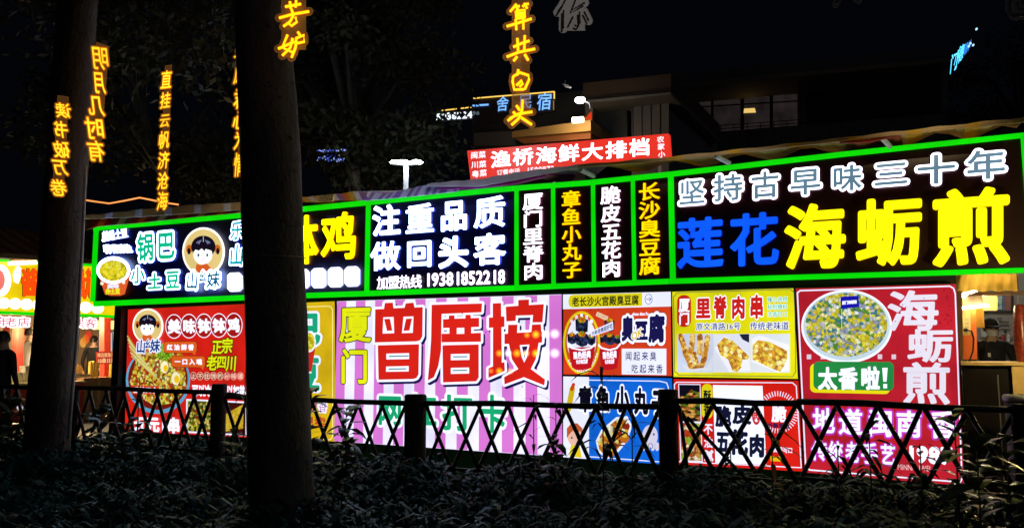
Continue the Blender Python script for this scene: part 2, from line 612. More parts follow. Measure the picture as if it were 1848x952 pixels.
def girl(pl, cx, cy, sc_, o, parent, dark=False):
    """the stall's round portrait logo: child with two bunches of dark hair, red scarf"""
    k = sc_
    L = (lambda c, s=1.0: lit(c, s))
    shape(pl, ell(cx, cy, 38 * k, 44 * k), o, L((255, 250, 240), 1.5), parent, 'logo_rim', .01)
    shape(pl, ell(cx, cy, 35 * k, 40.5 * k), o + .003, L((232, 205, 130)), parent, 'logo_ground')
    hair = L((22, 14, 30), 1.0)
    for sx in (-1, 1):
        shape(pl, ell(cx + sx * 25.5 * k, cy - 5 * k, 5.5 * k, 8 * k, 14), o + .004, L((205, 105, 30)), parent, 'hair_bow')
        shape(pl, ell(cx + sx * 26 * k, cy - 1 * k, 3 * k, 6 * k, 12), o + .0045, hair, parent, 'hair_bunch')
    shape(pl, ell(cx, cy - 9 * k, 22 * k, 20 * k), o + .005, hair, parent, 'hair')
    shape(pl, ell(cx - 1 * k, cy + 5 * k, 17 * k, 18 * k), o + .006, L((250, 250, 255), 1.3), parent, 'face')
    shape(pl, [(cx - 19 * k, cy + 2 * k), (cx - 19 * k, cy - 14 * k), (cx - 6 * k, cy - 26 * k), (cx + 8 * k, cy - 26 * k), (cx + 19 * k, cy - 13 * k), (cx + 19 * k, cy + 1 * k), (cx + 12 * k, cy - 3 * k), (cx + 4 * k, cy - 5 * k), (cx + 2 * k, cy - 1 * k), (cx - 3 * k, cy - 6 * k), (cx - 8 * k, cy - 2 * k), (cx - 14 * k, cy - 4 * k)], o + .007, hair, parent, 'fringe')
    for sx in (-1, 1):
        shape(pl, ell(cx + (-1 + sx * 8) * k, cy + 6 * k, 1.8 * k, 3 * k, 10), o + .008, L((40, 90, 100)), parent, 'eye')
        for j in range(3):
            line(pl, [(cx + sx * (4 + j * 2.5) * k, cy - 21 * k + j), (cx + sx * (8 + j * 2.2) * k, cy - (14 + j) * k)], .9 * k, o + .008, L((150, 160, 210)), parent, 'hair_shine')
    line(pl, [(cx, cy - 28 * k), (cx, cy - 18 * k)], .9 * k, o + .008, L((220, 220, 235)), parent, 'parting')
    shape(pl, ell(cx - 1 * k, cy + 14 * k, 1.3 * k, .8 * k, 8), o + .008, L((190, 60, 60)), parent, 'mouth')
    shape(pl, [(cx - 12 * k, cy + 22 * k), (cx - 4 * k, cy + 24 * k), (cx + 6 * k, cy + 21 * k), (cx + 14 * k, cy + 30 * k), (cx + 12 * k, cy + 37 * k), (cx - 10 * k, cy + 38 * k), (cx - 14 * k, cy + 30 * k)], o + .0075, L((225, 100, 40)), parent, 'scarf')


girl(WALL, 367, 454, 1.0, OL + .03, s1)
for st, x0, x1, y0, y1 in (('山', 337, 357, 490, 521), ('幺', 359, 373, 488, 508), ('妹', 374, 396, 489, 518)):
    q = box_q(x0, x1, y0, y1)
    text(WALL, st, q, OL + .042, WHITE_B, s1, bold=.15, name='letter', shear=.12)
    text(WALL, st, q, OL + .045, lit((30, 95, 120)), s1, bold=.03, name='letter', shear=.12)
for st, x0, x1, y0, y1 in (('乐', 417, 439, 399, 431), ('山', 415, 439, 442, 478)):
    q = box_q(x0, x1, y0, y1)
    text(WALL, st, q, OL + .03, WHITE_B, s1, bold=.10, depth=D3, name='letter', shear=.1, side=SIDE_W)
    text(WALL, st, q, OL + .034, lit((30, 170, 190)), s1, bold=.03, name='letter', shear=.1)
for st, x0, x1, y0, y1 in (('钵', 445, 502, 400, 482), ('钵', 511, 571, 391, 474), ('鸡', 582, 641, 385, 466)):
    text(WALL, st, box_q(x0, x1, y0, y1), OL + .035, YEL, s1, bold=.03, depth=D3, name='letter', side=SIDE_Y)
for i, ch in enumerate('四川特色纯手工串'):
    x0 = 410 + i * 30.3; x1 = x0 + 25; yb_ = 525 - i * 1.3; yt_ = yb_ - 33 - i * .3
    c = 5
    ex = 34 / 40 * 0
    pts = [(x0 + c, yt_), (x1 - c, yt_ - .6), (x1, yt_ + c), (x1, yb_ - c), (x1 - c, yb_), (x0 + c, yb_ + .6), (x0, yb_ - c), (x0, yt_ + c)]
    shape(WALL, [(x + (4 if 1 else 0), y + 1) for x, y in pts], OL + .002, lit((120, 130, 190), 1.2, 0), s1, 'tile_shadow', .008)
    shape(WALL, pts, OL + .03, WHITE, s1, 'tile', .02)
    row(WALL, ch, x0 + 5, x1 - 5, yt_ + 8, yb_ - 8, OL + .034, lit((215, 215, 225), 1.0, 0), s1, name='letter')

# --- sign 2: slogan
s2 = sign_box('black lit sign with large white slogan 注重品质做回头客 and phone number', 660, 928, pm=M_NAVY_P)
for st, x0, x1, y0, y1 in (('注', 672, 722, 369, 425), ('重', 731, 784, 366, 422), ('品', 794, 844, 360, 416), ('质', 855, 912, 353, 411),
                           ('做', 669, 722, 434, 488), ('回', 733, 780, 432, 482), ('头', 791, 845, 425, 483), ('客', 855, 912, 420, 478)):
    text(WALL, st, box_q(x0 + 2, x1 - 2, y0 + 2, y1 - 2), OL + .03, WHITE_B, s2, bold={'注': .036, '重': .02, '品': .036, '质': .024, '做': .024, '回': .034, '头': .042, '客': .030}[st], depth=.03, name='letter', side=SIDE_W)
row(WALL, '加盟热线', 680, 761, 497, 520, OL + .03, WHITE, s2, each=True, bold=.014, depth=.01, name='letter', side=SIDE_P)
row(WALL, '19381852218', 767, 911, 490, 513, OL + .03, WHITE, s2, bold=.028, depth=.012, name='letter', side=SIDE_P, ascii_box=True)

# --- signs 3-6: narrow upright menus
for st, x0, x1, tx0, tx1, y0, y1, m, sd, lab in (
        ('厦门里脊肉', 928, 994, 945, 979, 347, 505, WHITE, SIDE_P, 'narrow upright sign with white 厦门里脊肉 letters next to the slogan sign'),
        ('章鱼小丸子', 994, 1066, 1015, 1047, 343, 502, AMB, SIDE_Y, 'narrow upright sign with amber 章鱼小丸子 letters between two white lettered ones'),
        ('脆皮五花肉', 1066, 1138, 1086, 1119, 335, 500, WHITE, SIDE_P, 'narrow upright sign with white 脆皮五花肉 letters between two amber lettered ones'),
        ('长沙臭豆腐', 1138, 1205, 1154, 1190, 328, 496, AMB, SIDE_Y, 'narrow upright sign with amber 长沙臭豆腐 letters touching the largest sign')):
    s_ = sign_box(lab, x0, x1, vb=7)
    column(WALL, st, tx0, tx1, y0, y1, OL + .03, m, s_, bold=.018, depth=D3, name='letter', side=sd, lean=1.5)

# --- sign 7: lotus oyster omelette
s7 = sign_box('largest black lit sign with blue and yellow 莲花海蛎煎 letters', 1205, 1852, last=True, vb=10)
for st, x0, x1, y0, y1 in (('坚', 1227, 1270, 325, 368), ('持', 1290, 1338, 315, 361), ('古', 1357, 1404, 310, 356), ('早', 1428, 1479, 304, 350), ('味', 1504, 1553, 298, 343), ('三', 1579, 1637, 291, 335), ('十', 1657, 1722, 280, 330), ('年', 1747, 1812, 271, 322)):
    q = box_q(x0, x1, y0, y1)
    text(WALL, st, q, OL + .035, WHITE, s7, bold=.10, depth=D3, name='letter', side=SIDE_P)
    text(WALL, st, q, OL + .040, lit((100, 132, 152), 1, .1), s7, bold=.022, name='letter')
BLUE = lit((10, 85, 250), 1.25, .15, False)
for st, x0, x1, y0, y1 in (('莲', 1225, 1302, 394, 480), ('花', 1320, 1402, 386, 476)):
    text(WALL, st, box_q(x0, x1, y0, y1), OL + .04, BLUE, s7, bold=.030, depth=.04, name='letter', side=lit((5, 20, 150), 1, 0, False))
YEL2 = lit((255, 248, 8), 1.6, .04, False)
for st, x0, x1, y0, y1 in (('海', 1420, 1521, 370, 481), ('蛎', 1550, 1659, 359, 474), ('煎', 1687, 1818, 343, 473)):
    text(WALL, st, box_q(x0, x1, y0, y1), OL + .045, YEL2, s7, bold=.033, depth=.04, name='letter', side=lit((200, 150, 0), 1, 0, False))

# ================================================================== BACKLIT POSTERS
def poster(label, corners, col, k=1.0, group='backlit posters along the stall counter', var=.14):
    c = np.array(corners, float)
    pb = WALL.W(c[:, 0], c[:, 1], 0)
    base = (pb[2] + pb[3]) / 2
    r = thing('lightbox_poster', base, label, 'poster', group)
    f = WALL.W(c[:, 0], c[:, 1], 0)
    MB().prism(f, f - WALL.n * .075).build('light_box', matte('poster_casing', (.1, .1, .1), .4), r)
    shape(WALL, [(x + (1.2 if i in (0, 3) else -1.2), y + (1.2 if i < 2 else -1.2)) for i, (x, y) in enumerate(corners)], .002, lit(col, k, var, False), r, 'printed_sheet')
    return r


O = lambda n: .002 + .0022 * n
PW = lit((226, 230, 255), 1.15, .05)
PWx = lit((228, 234, 255), 1.3, .04)
RED = (214, 32, 22)

# P1 red chilli chicken poster
p1 = poster('red poster with bowl of skewers, headed 美味钵钵鸡, left of thick trunk', [(230, 557), (446, 547), (449, 790), (224, 778)], RED)
bowl = ell(285, 685, 58, 61)
BF = food('skewer_bowl', [(232, 200, 40), (200, 150, 20), (225, 170, 60), (150, 60, 20), (235, 225, 90), (190, 60, 30), (110, 130, 30), (240, 235, 160)], 26, 1.0)
shape(WALL, bowl, O(1), lit((90, 165, 205)), p1, 'bowl_picture'); shape(WALL, ell(285, 683, 54, 56), O(2), lit((120, 22, 12)), p1, 'broth_picture')
shape(WALL, [(245, 650), (265, 622), (300, 620), (330, 640), (334, 672), (337, 700), (315, 726), (280, 732), (250, 715), (234, 690)], O(3), BF, p1, 'food_picture')
shape(WALL, [(280, 622), (300, 618), (312, 640), (300, 652), (283, 645)], O(4), food('greens', [(90, 160, 20), (150, 200, 40), (200, 220, 60), (60, 120, 10)], 60), p1, 'greens_picture')
for i in range(7):
    x0 = 230 + i * 1.2; line(WALL, [(x0, 606 + i * 6), (262 + i * 4, 655 + i * 5)], 2.2, O(5) + i * .0004, lit((235, 225, 150) if i % 2 else (200, 185, 90)), p1, 'skewer')
for (cx, cy, rx, ry) in ((297, 662, 7, 11), (317, 682, 8, 12)):
    shape(WALL, ell(cx, cy, rx, ry, 16), O(6), lit((250, 245, 200)), p1); shape(WALL, ell(cx + 2, cy + 2, rx * .6, ry * .6, 14), O(7), lit((245, 200, 30)), p1)
girl(WALL, 266.5, 588, .72, O(8), p1)
for st, x0, x1, y0, y1 in (('山', 247, 262, 613, 636), ('幺', 262, 272, 612, 628), ('妹', 272, 288, 612, 634)):
    q = box_q(x0, x1, y0, y1)
    text(WALL, st, q, O(12), PW, p1, bold=.13, shear=.1); text(WALL, st, q, O(13), lit((20, 60, 130)), p1, bold=.03, shear=.1)
for i, ch in enumerate('美味钵钵鸡'):
    cx = 314 + i * 27; cy = 588.5 - i * .6
    shape(WALL, ell(cx, cy, 15.6, 22), O(2) + i * .001, PWx, p1, 'ring'); shape(WALL, ell(cx, cy, 14.4, 20.6), O(2.2) + i * .001, lit((165, 24, 20)), p1, 'ring_ground')
    text(WALL, ch, box_q(cx - 10, cx + 10, cy - 12, cy + 12), O(6), PWx, p1, bold=.05)
for st, x0, x1, y0, y1 in (('正', 383, 400, 613, 638), ('宗', 401, 419, 610, 636), ('老', 374, 391, 641, 667), ('四', 392, 408, 641, 664), ('川', 409, 426, 641, 668)):
    q = box_q(x0, x1, y0, y1)
    text(WALL, st, q, O(3), lit((60, 12, 8)), p1, bold=.10, shear=.12); text(WALL, st, q, O(4), lit((225, 235, 20)), p1, bold=.035, shear=.12)
for st, x0, x1, y0, y1 in (('红油鲜香', 296, 355, 616, 636), ('一口入魂', 310, 370, 642, 662)):
    shape(WALL, rr(x0 - .8, y0 - .8, x1 + .8, y1 + .8, 4.5), O(9), lit((70, 10, 8)), p1); shape(WALL, rr(x0, y0, x1, y1, 4), O(10), lit((225, 95, 30)), p1, 'bubble')
    shape(WALL, [(x1 - 9, y1 - 1), (x1 - 1, y1 - 2), (x1 - 4, y1 + 5)], O(10.4), lit((225, 95, 30)), p1)
    row(WALL, st, x0 + 4, x1 - 4, y0 + 5, y1 - 5, O(11), PWx, p1, each=True, fill=.72, bold=.05)
for i, ch in enumerate('止不住馋的好味道'):
    cx = 349 + i * 12.1; c = (235, 190, 170) if i < 5 else (235, 170, 165)
    shape(WALL, ell(cx, 678, 5.8, 7.4, 18), O(2), lit(c), p1)
    shape(WALL, ell(cx, 678, 4.9, 6.4, 18), O(3), lit((150, 45, 30) if i < 5 else (222, 80, 70)), p1)
    text(WALL, ch, box_q(cx - 4, cx + 4, 673.5, 682.5), O(4), lit((250, 215, 190)), p1, bold=.02)
row(WALL, '可以冷吃', 347, 391, 694, 714, O(3), PWx, p1, bold=.05); row(WALL, '可以加热', 398, 443, 695, 715, O(3), PWx, p1, bold=.05)
shape(WALL, [(336, 719), (445, 724), (445, 786), (336, 780)], O(2), PW, p1, 'photo_frame')
shape(WALL, [(338.5, 722), (387, 724), (387, 780), (338.5, 777)], O(3), food('green_bowl', [(90, 120, 20), (200, 180, 40), (160, 60, 20), (60, 70, 20), (230, 220, 120)], 30, .9), p1, 'food_picture')
shape(WALL, [(389, 724), (443, 727), (443, 783), (389, 780)], O(3), lit((60, 15, 12)), p1); shape(WALL, [(397, 752), (440, 728), (441, 772), (408, 778)], O(4), food('noodles', [(230, 190, 30), (240, 215, 80), (200, 150, 20)], 40, 1, (1, 1, 4)), p1, 'food_picture')
row(WALL, '五元1串', 240, 324, 752, 778, O(9), PWx, p1, bold=.05)
shape(WALL, rr(236, 695, 287, 711, 3), O(9), lit((215, 70, 30)), p1); row(WALL, '香辣口水', 240, 284, 698, 708, O(10), PWx, p1, bold=.06)

# P2 yellow potato poster
p2 = poster('yellow poster with teal 锅巴小土豆 writing, beside the thick trunk', [(448, 549), (605, 542), (608, 797), (450, 790)], (214, 178, 22))
line(WALL, rr(455, 554, 600, 789, 8), 1.6, O(1), lit((250, 235, 150)), p2, closed=True)
for st, x0, x1, y0, y1 in (('锅', 464, 518, 566, 624), ('巴', 524, 576, 564, 621), ('小', 464, 492, 640, 700), ('土', 490, 524, 642, 702), ('豆', 530, 575, 644, 703)):
    q = box_q(x0, x1, y0, y1); text(WALL, st, q, O(2), PW, p2, bold=.11); text(WALL, st, q, O(3), lit((25, 165, 120)), p2, bold=.042)
shape(WALL, [(547, 628), (569, 628), (562, 670), (550, 670)], O(5), lit((200, 40, 30)), p2, 'cup_picture'); shape(WALL, ell(558, 617, 12, 18), O(6), PW, p2); shape(WALL, ell(558, 616, 10, 16), O(7), MATS['potatoes'], p2, 'food_picture')
row(WALL, '香', 575, 589, 722, 742, O(4), PW, p2, bold=.15); row(WALL, '香', 575, 589, 722, 742, O(5), lit((170, 70, 150)), p2)
row(WALL, '酥脆可口', 500, 572, 722, 742, O(5), lit((170, 70, 150)), p2, bold=.03); row(WALL, '现炸现卖', 500, 588, 750, 768, O(5), lit((190, 60, 30)), p2, bold=.03)

# P3 pink striped poster
p3 = poster('pink and white striped poster with huge red 曾厝垵 letters', [(607, 542), (1014.5, 529.5), (1014.5, 824.5), (610, 797)], (228, 226, 255), 1.2, var=.10)
sa, sb = sL(608.5), sL(1013.5)
zt_, PKM = None, lit((214, 118, 212), 1.05, .06)
for i in range(0, 21, 2):
    a, c = sa + (sb - sa) * i / 21, sa + (sb - sa) * (i + 1) / 21
    def col_z(s):
        x = 1500; pr = wp(s, 0)
        # photo column of this plan point at horizon height
        v = pr - np.array([0, 0, EYE]); v[2] = 0
        px = 924 + 1500 * v[0] / (v[1] * math.cos(PITCH))
        yt = np.interp(px, [607, 1014.5], [542, 529.5]); yb = np.interp(px, [610, 1014.5], [797, 824.5])
        return w1(px, yt)[2] - .012, w1(px, yb)[2] + .012
    za, zb = col_z(a), col_z(c)
    mesh('stripe', [wp(a, O(.6), za[1]), wp(c, O(.6), zb[1]), wp(c, O(.6), zb[0]), wp(a, O(.6), za[0])], [(0, 1, 2, 3)], PKM, p3)
LG = lit((232, 238, 20)); DK = lit((20, 30, 20)); NV = lit((25, 22, 80)); RD = lit((216, 34, 24), 1.05, .08)
for st, x0, x1, y0, y1 in (('厦', 614, 668, 553, 615), ('门', 615, 663, 630, 690)):
    q = box_q(x0, x1, y0, y1); text(WALL, st, q, O(3), DK, p3, bold=.05, name='letter'); text(WALL, st, q, O(4), LG, p3, bold=.024, name='letter')
def heavy(polys, windows, blocks):
    """one huge heavy printed character: navy drop edge, white outline, red strokes, white counters"""
    for (dx, dy, w2, o_, m_) in ((3.6, 4.6, 7.5, 2, NV), (0, 0, 8.5, 3, PWx)):
        for k, p in enumerate(polys):
            q = [(x + dx, y + dy) for x, y in p]
            shape(WALL, q, O(o_) + k * .0002, m_, p3, 'letter'); line(WALL, q, w2, O(o_) - .0003 + k * .0002, m_, p3, 'letter', closed=True)
    for k, p in enumerate(polys): shape(WALL, p, O(5) + k * .0002, RD, p3, 'letter')
    for p in windows: shape(WALL, p, O(6), PWx, p3, 'letter')
    for p, m_ in blocks: shape(WALL, p, O(7), m_, p3, 'letter')


c8 = lambda *a: [(540 + x / 2.977, 520 + y / 2.977) for x, y in a]
c9 = lambda *a: [(780 + x / 2.976, 520 + y / 2.976) for x, y in a]
TQ = lit((40, 130, 130))
heavy([c8((408, 112), (455, 110), (460, 78), (503, 76), (507, 106), (565, 104), (572, 80), (614, 76), (620, 102), (664, 100), (662, 255), (650, 278), (630, 284), (406, 290)), c8((422, 305), (644, 299), (641, 462), (630, 480), (612, 486), (426, 490))],
      [c8((452, 155), (507, 153), (510, 240), (448, 242)), c8((560, 152), (614, 150), (610, 238), (552, 240)), c8((468, 350), (590, 347), (590, 379), (468, 381)), c8((467, 419), (588, 416), (588, 445), (466, 447))],
      [(c8((456, 164), (488, 163), (500, 226), (472, 228)), RD), (c8((574, 163), (606, 161), (592, 226), (560, 228)), RD), (c8((482, 361), (588, 359), (588, 365), (482, 367)), TQ), (c8((480, 430), (575, 428), (575, 434), (480, 436)), TQ)])
heavy([[(779, 549.5), (870, 547), (869, 563), (797, 566), (796, 632), (791, 660), (783, 680), (772, 686), (776, 640), (778, 610)],
       c9((58, 165), (88, 164), (90, 145), (120, 144), (120, 162), (178, 160), (178, 142), (206, 141), (208, 159), (252, 158), (252, 206), (210, 208), (210, 240), (262, 238), (262, 286), (50, 289), (50, 243), (92, 242), (92, 212), (58, 212)),
       c9((55, 305), (250, 300), (250, 478), (236, 498), (58, 504))],
      [c9((132, 212), (172, 211), (172, 243), (132, 244)), c9((100, 352), (200, 350), (200, 383), (100, 385)), c9((100, 426), (198, 424), (198, 456), (100, 458))],
      [(c9((112, 364), (188, 363), (188, 369), (112, 370)), TQ), (c9((110, 437), (188, 436), (188, 442), (110, 443)), TQ)])
heavy([c9((325, 80), (370, 78), (371, 150), (388, 150), (388, 206), (372, 208), (374, 398), (388, 394), (390, 442), (302, 480), (302, 428), (326, 418), (326, 210), (304, 212), (304, 156), (325, 155)),
       c9((395, 98), (462, 93), (462, 62), (520, 59), (520, 89), (600, 84), (592, 182), (538, 182), (541, 143), (450, 146), (448, 174), (398, 177)),
       c9((408, 195), (458, 194), (456, 238), (532, 234), (536, 194), (584, 192), (586, 232), (592, 232), (590, 290), (572, 292), (556, 380), (530, 432), (606, 488), (602, 520), (492, 476), (388, 515), (386, 476), (462, 432), (428, 380), (412, 298), (388, 298), (388, 244), (406, 242))],
      [c9((470, 304), (522, 301), (508, 370), (494, 398), (480, 366))], [(c9((482, 312), (512, 310), (496, 376)), NV)])
for st, x0, x1, y0, y1 in (('网', 683, 724, 712, 765), ('红', 737, 786, 712, 768), ('打', 800, 850, 713, 775), ('卡', 866, 912, 713, 778)):
    q = box_q(x0, x1, y0, y1); text(WALL, st, q, O(2), PWx, p3, bold=.11, name='letter'); text(WALL, st, q, O(3), lit((25, 172, 115)), p3, bold=.03, name='letter')


def glow_spot(x, y, r, c, par, o, k=1.5):  # emissive discs paint reflections of a lamp row onto the sheet
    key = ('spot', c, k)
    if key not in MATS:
        m, nt, p = newmat('reflection_spot')
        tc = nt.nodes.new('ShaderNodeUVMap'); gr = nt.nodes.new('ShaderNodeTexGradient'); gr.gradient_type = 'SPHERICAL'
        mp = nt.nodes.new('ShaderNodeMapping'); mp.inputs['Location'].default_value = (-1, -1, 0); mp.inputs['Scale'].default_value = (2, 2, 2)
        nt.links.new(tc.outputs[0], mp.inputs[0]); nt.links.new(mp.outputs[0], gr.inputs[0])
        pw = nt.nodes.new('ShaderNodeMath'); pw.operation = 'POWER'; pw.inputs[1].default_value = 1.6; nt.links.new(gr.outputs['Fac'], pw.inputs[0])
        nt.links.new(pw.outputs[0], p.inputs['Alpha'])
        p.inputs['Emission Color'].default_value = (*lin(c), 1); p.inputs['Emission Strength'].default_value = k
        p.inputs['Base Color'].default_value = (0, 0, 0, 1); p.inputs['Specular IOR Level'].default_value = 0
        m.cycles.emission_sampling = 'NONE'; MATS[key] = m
    ob = shape(WALL, rect(x - r, y - r, x + r, y + r), o, MATS[key], par, 'painted_reflection')
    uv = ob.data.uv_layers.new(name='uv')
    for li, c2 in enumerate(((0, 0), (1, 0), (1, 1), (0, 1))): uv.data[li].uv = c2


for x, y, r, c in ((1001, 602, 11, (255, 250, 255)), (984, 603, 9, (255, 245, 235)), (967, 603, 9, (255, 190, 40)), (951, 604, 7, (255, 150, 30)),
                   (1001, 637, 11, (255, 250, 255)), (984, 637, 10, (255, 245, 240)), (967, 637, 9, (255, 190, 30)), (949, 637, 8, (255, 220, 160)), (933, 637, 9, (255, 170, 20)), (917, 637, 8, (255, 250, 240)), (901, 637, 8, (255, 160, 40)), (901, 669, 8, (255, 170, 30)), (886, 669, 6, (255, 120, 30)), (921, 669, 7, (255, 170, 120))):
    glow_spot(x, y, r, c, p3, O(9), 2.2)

# P4 tofu poster
p4 = poster('orange red poster with stinky tofu cups under a yellow 老长沙火宫殿臭豆腐 strip', [(1015.5, 530), (1211, 524.5), (1213.5, 679), (1015.5, 676)], (212, 62, 28))
shape(WALL, [(1016, 531), (1210.5, 526), (1211, 552.5), (1016, 557.5)], O(1), PW, p4, 'white_band')
shape(WALL, rr(1026, 532, 1166, 554, 8)[:5] and [(1034, 531.5), (1159, 528), (1159, 551.5), (1032, 554.5), (1027, 551), (1025.5, 543), (1028, 534)], O(2), lit((226, 214, 22)), p4)
row(WALL, '老长沙火宫殿臭豆腐', 1032, 1153, 534, 550.5, O(3), DK, p4, bold=.025, each=True, fill=.88)
line(WALL, ell(1170.5, 539.5, 6.4, 9, 24), .9, O(3), NV, p4, closed=True); line(WALL, [(1166, 539.5), (1174, 539.5)], 1, O(3), NV, p4); line(WALL, [(1171.5, 536), (1175, 539.5), (1171.5, 543)], 1, O(3), NV, p4)
TOFU = food('black_tofu', [(18, 24, 48), (30, 42, 80), (12, 14, 30), (50, 66, 110)], 40, 1.0)
TOP_ = food('tofu_topping', [(235, 190, 20), (220, 120, 20), (90, 160, 30), (200, 60, 20)], 60, 1.1)


def tofu_cup(cx, k, o):
    shape(WALL, [(cx - 27 * k, 627), (cx + 27 * k, 625), (cx + 19 * k, 663), (cx + 8 * k, 666.5), (cx - 12 * k, 667), (cx - 20 * k, 662)], o, lit((196, 22, 32)), p4, 'cup_picture')
    for (x, y, s_) in ((-20, -4, 9), (19, -2, 9), (0, -3, 12), (0, -25, 13)):
        x *= k; s2_ = s_ * k; yc = 614 + y * 1.15
        shape(WALL, [(cx + x - s2_, yc - s2_ * .8), (cx + x, yc - s2_ * 1.2), (cx + x + s2_, yc - s2_ * .7), (cx + x + s2_ * .9, yc + s2_ * 1.1), (cx + x, yc + s2_ * 1.4), (cx + x - s2_ * .95, yc + s2_ * .9)], o + .001 + .0012 * (s_ > 9) + .001 * (y < -20), TOFU, p4, 'tofu_picture')
        shape(WALL, ell(cx + x, yc - s2_ * .75, s2_ * .65, s2_ * .5, 10), o + .0045, TOP_, p4, 'topping_picture')
    stroke_mb(WALL, [(cx - 27 * k, 622), (cx - 20 * k, 627.5), (cx, 631), (cx + 18 * k, 627.5), (cx + 27 * k, 620)], 3, o + .005).build('cup_rim', PWx, p4)
    text(WALL, '黑色经典', [(cx - 18 * k, 635), (cx + 18 * k, 632), (cx + 17 * k, 645), (cx - 16 * k, 647)], o + .004, PWx, p4, bold=.05)
    text(WALL, '长沙臭豆腐', [(cx - 12 * k, 649), (cx + 12 * k, 647), (cx + 11 * k, 655), (cx - 11 * k, 656)], o + .004, PWx, p4, bold=.05)


shape(WALL, ell(1049.5, 618, 33.5, 57), O(4), lit((232, 206, 22)), p4, 'oval_ring'); shape(WALL, ell(1049.5, 618, 29.5, 52), O(4.6), lit((205, 90, 20)), p4); shape(WALL, ell(1049.5, 614, 26.5, 42), O(5), PW, p4)
tofu_cup(1100, .72, O(3)); tofu_cup(1050, .9, O(6))
for i, ch in enumerate('长沙臭豆腐'):
    a = math.radians(-128 + i * 19); text(WALL, ch, box_q(1049.5 + 28.6 * math.cos(a) - 2.6, 1049.5 + 28.6 * math.cos(a) + 2.6, 618 + 49 * math.sin(a) - 3.4, 618 + 49 * math.sin(a) + 3.4), O(5.5), PWx, p4, bold=.03)
for i, ch in enumerate('CHANGSHACHOUDOUFU'):
    a = math.radians(140 - i * 7.3); text(WALL, ch, box_q(1049.5 + 30 * math.cos(a) - 1.3, 1049.5 + 30 * math.cos(a) + 1.3, 618 + 51 * math.sin(a) - 2.2, 618 + 51 * math.sin(a) + 2.2), O(5.5), PWx, p4, bold=.03, ascii_box=True)
shape(WALL, [(1066, 597.5), (1106, 579.5), (1107, 594), (1066, 607)], O(11), PW, p4); text(WALL, '外酥里嫩超好吃', [(1068, 598.5), (1105, 582), (1105.5, 592), (1068, 605)], O(12), lit((30, 50, 110)), p4, bold=.02)
shape(WALL, [(1078, 562), (1098, 571), (1095, 579), (1075, 569)], O(3), lit((235, 215, 180)), p4); text(WALL, '长沙特产', [(1079, 563.5), (1096.5, 571.5), (1094, 577), (1077, 569)], O(4), lit((190, 80, 30)), p4)
for st, x0, x1, y0, y1, bb in (('臭', 1123, 1143, 572, 613, .05), ('豆', 1147, 1168, 579, 612, .05), ('腐', 1172, 1198, 569, 615, .05)):
    q = box_q(x0, x1, y0, y1); text(WALL, st, q, O(3), DK, p4, bold=.19, name='letter'); text(WALL, st, q, O(4), PWx, p4, bold=.175, name='letter'); text(WALL, st, q, O(5), NV, p4, bold=.06, name='letter')
text(WALL, 'OK', [(1139, 602), (1158, 590), (1160, 604), (1141, 613)], O(6), PWx, p4, bold=.11, ascii_box=True); text(WALL, 'OK', [(1139, 602), (1158, 590), (1160, 604), (1141, 613)], O(7), lit((225, 195, 20)), p4, bold=.03, ascii_box=True)
row(WALL, 'chou dou fu', 1141, 1170, 563, 568.5, O(6), PWx, p4, bold=.04, ascii_box=True)
shape(WALL, box_q(1122, 1202.5, 628.5, 675.5), O(3), PW, p4, 'white_box')
row(WALL, '闻起来臭', 1127, 1186, 634, 649.5, O(4), NV, p4, each=True, fill=.75, bold=.01); row(WALL, '吃起来香', 1138, 1197.5, 657, 672.5, O(4), NV, p4, each=True, fill=.75, bold=.01)

# P5 octopus ball poster
p5 = poster('blue poster with octopus balls headed 章鱼小丸子, behind the fence lattice', [(1015.5, 677.5), (1213.5, 680.5), (1221, 840), (1015.5, 825)], (16, 104, 222))
shape(WALL, [(1016.5, 678.5), (1063, 679.5), (1063, 827.5), (1016.5, 824)], O(1), PW, p5, 'white_side')
line(WALL, [(1020, 686), (1024, 684.5), (1190, 687), (1203, 690), (1206, 698), (1212, 833)], 1.8, O(2), PW, p5); line(WALL, [(1062, 823), (1212, 834)], 1.8, O(2), PW, p5)
for st, x0, x1, y0, y1 in (('章', 1045, 1067, 698, 741), ('鱼', 1077, 1099, 698, 740), ('小', 1111, 1134, 697, 741), ('丸', 1146, 1168, 701, 745), ('子', 1177, 1201, 703, 749)):
    q = box_q(x0, x1, y0, y1); text(WALL, st, q, O(3), PWx, p5, bold=.13, name='letter'); text(WALL, st, q, O(4), lit((12, 10, 30)), p5, bold=.055, name='letter')
stroke_mb(WALL, [(1026, 738), (1033, 700)], 10, O(3)).build('corn_dog_picture', lit((220, 190, 25)), p5); stroke_mb(WALL, [(1032, 702), (1035, 693)], 6, O(4)).build('sausage_tip', lit((205, 70, 25)), p5); line(WALL, [(1026, 740), (1028, 752)], 1.5, O(3), lit((160, 130, 80)), p5)
shape(WALL, ell(1037, 786, 13, 18), O(3), lit((240, 190, 170)), p5, 'face_picture'); shape(WALL, [(1023, 790), (1023, 772), (1031, 763), (1042, 763), (1051, 772), (1051, 788), (1047, 776), (1040, 784), (1034, 776), (1028, 782)], O(4), lit((196, 92, 50)), p5, 'hair_picture')
for dx in (-5, 5): shape(WALL, ell(1037 + dx, 789, 1.4, 2.4, 8), O(5), NV, p5)
shape(WALL, [(1030, 802), (1046, 803), (1050, 825), (1027, 823)], O(3.5), lit((232, 205, 25)), p5)
shape(WALL, [(1075, 795), (1085, 775), (1112, 752), (1132, 750), (1141, 768), (1132, 795), (1116, 815), (1095, 828), (1080, 815)], O(3), PW, p5)
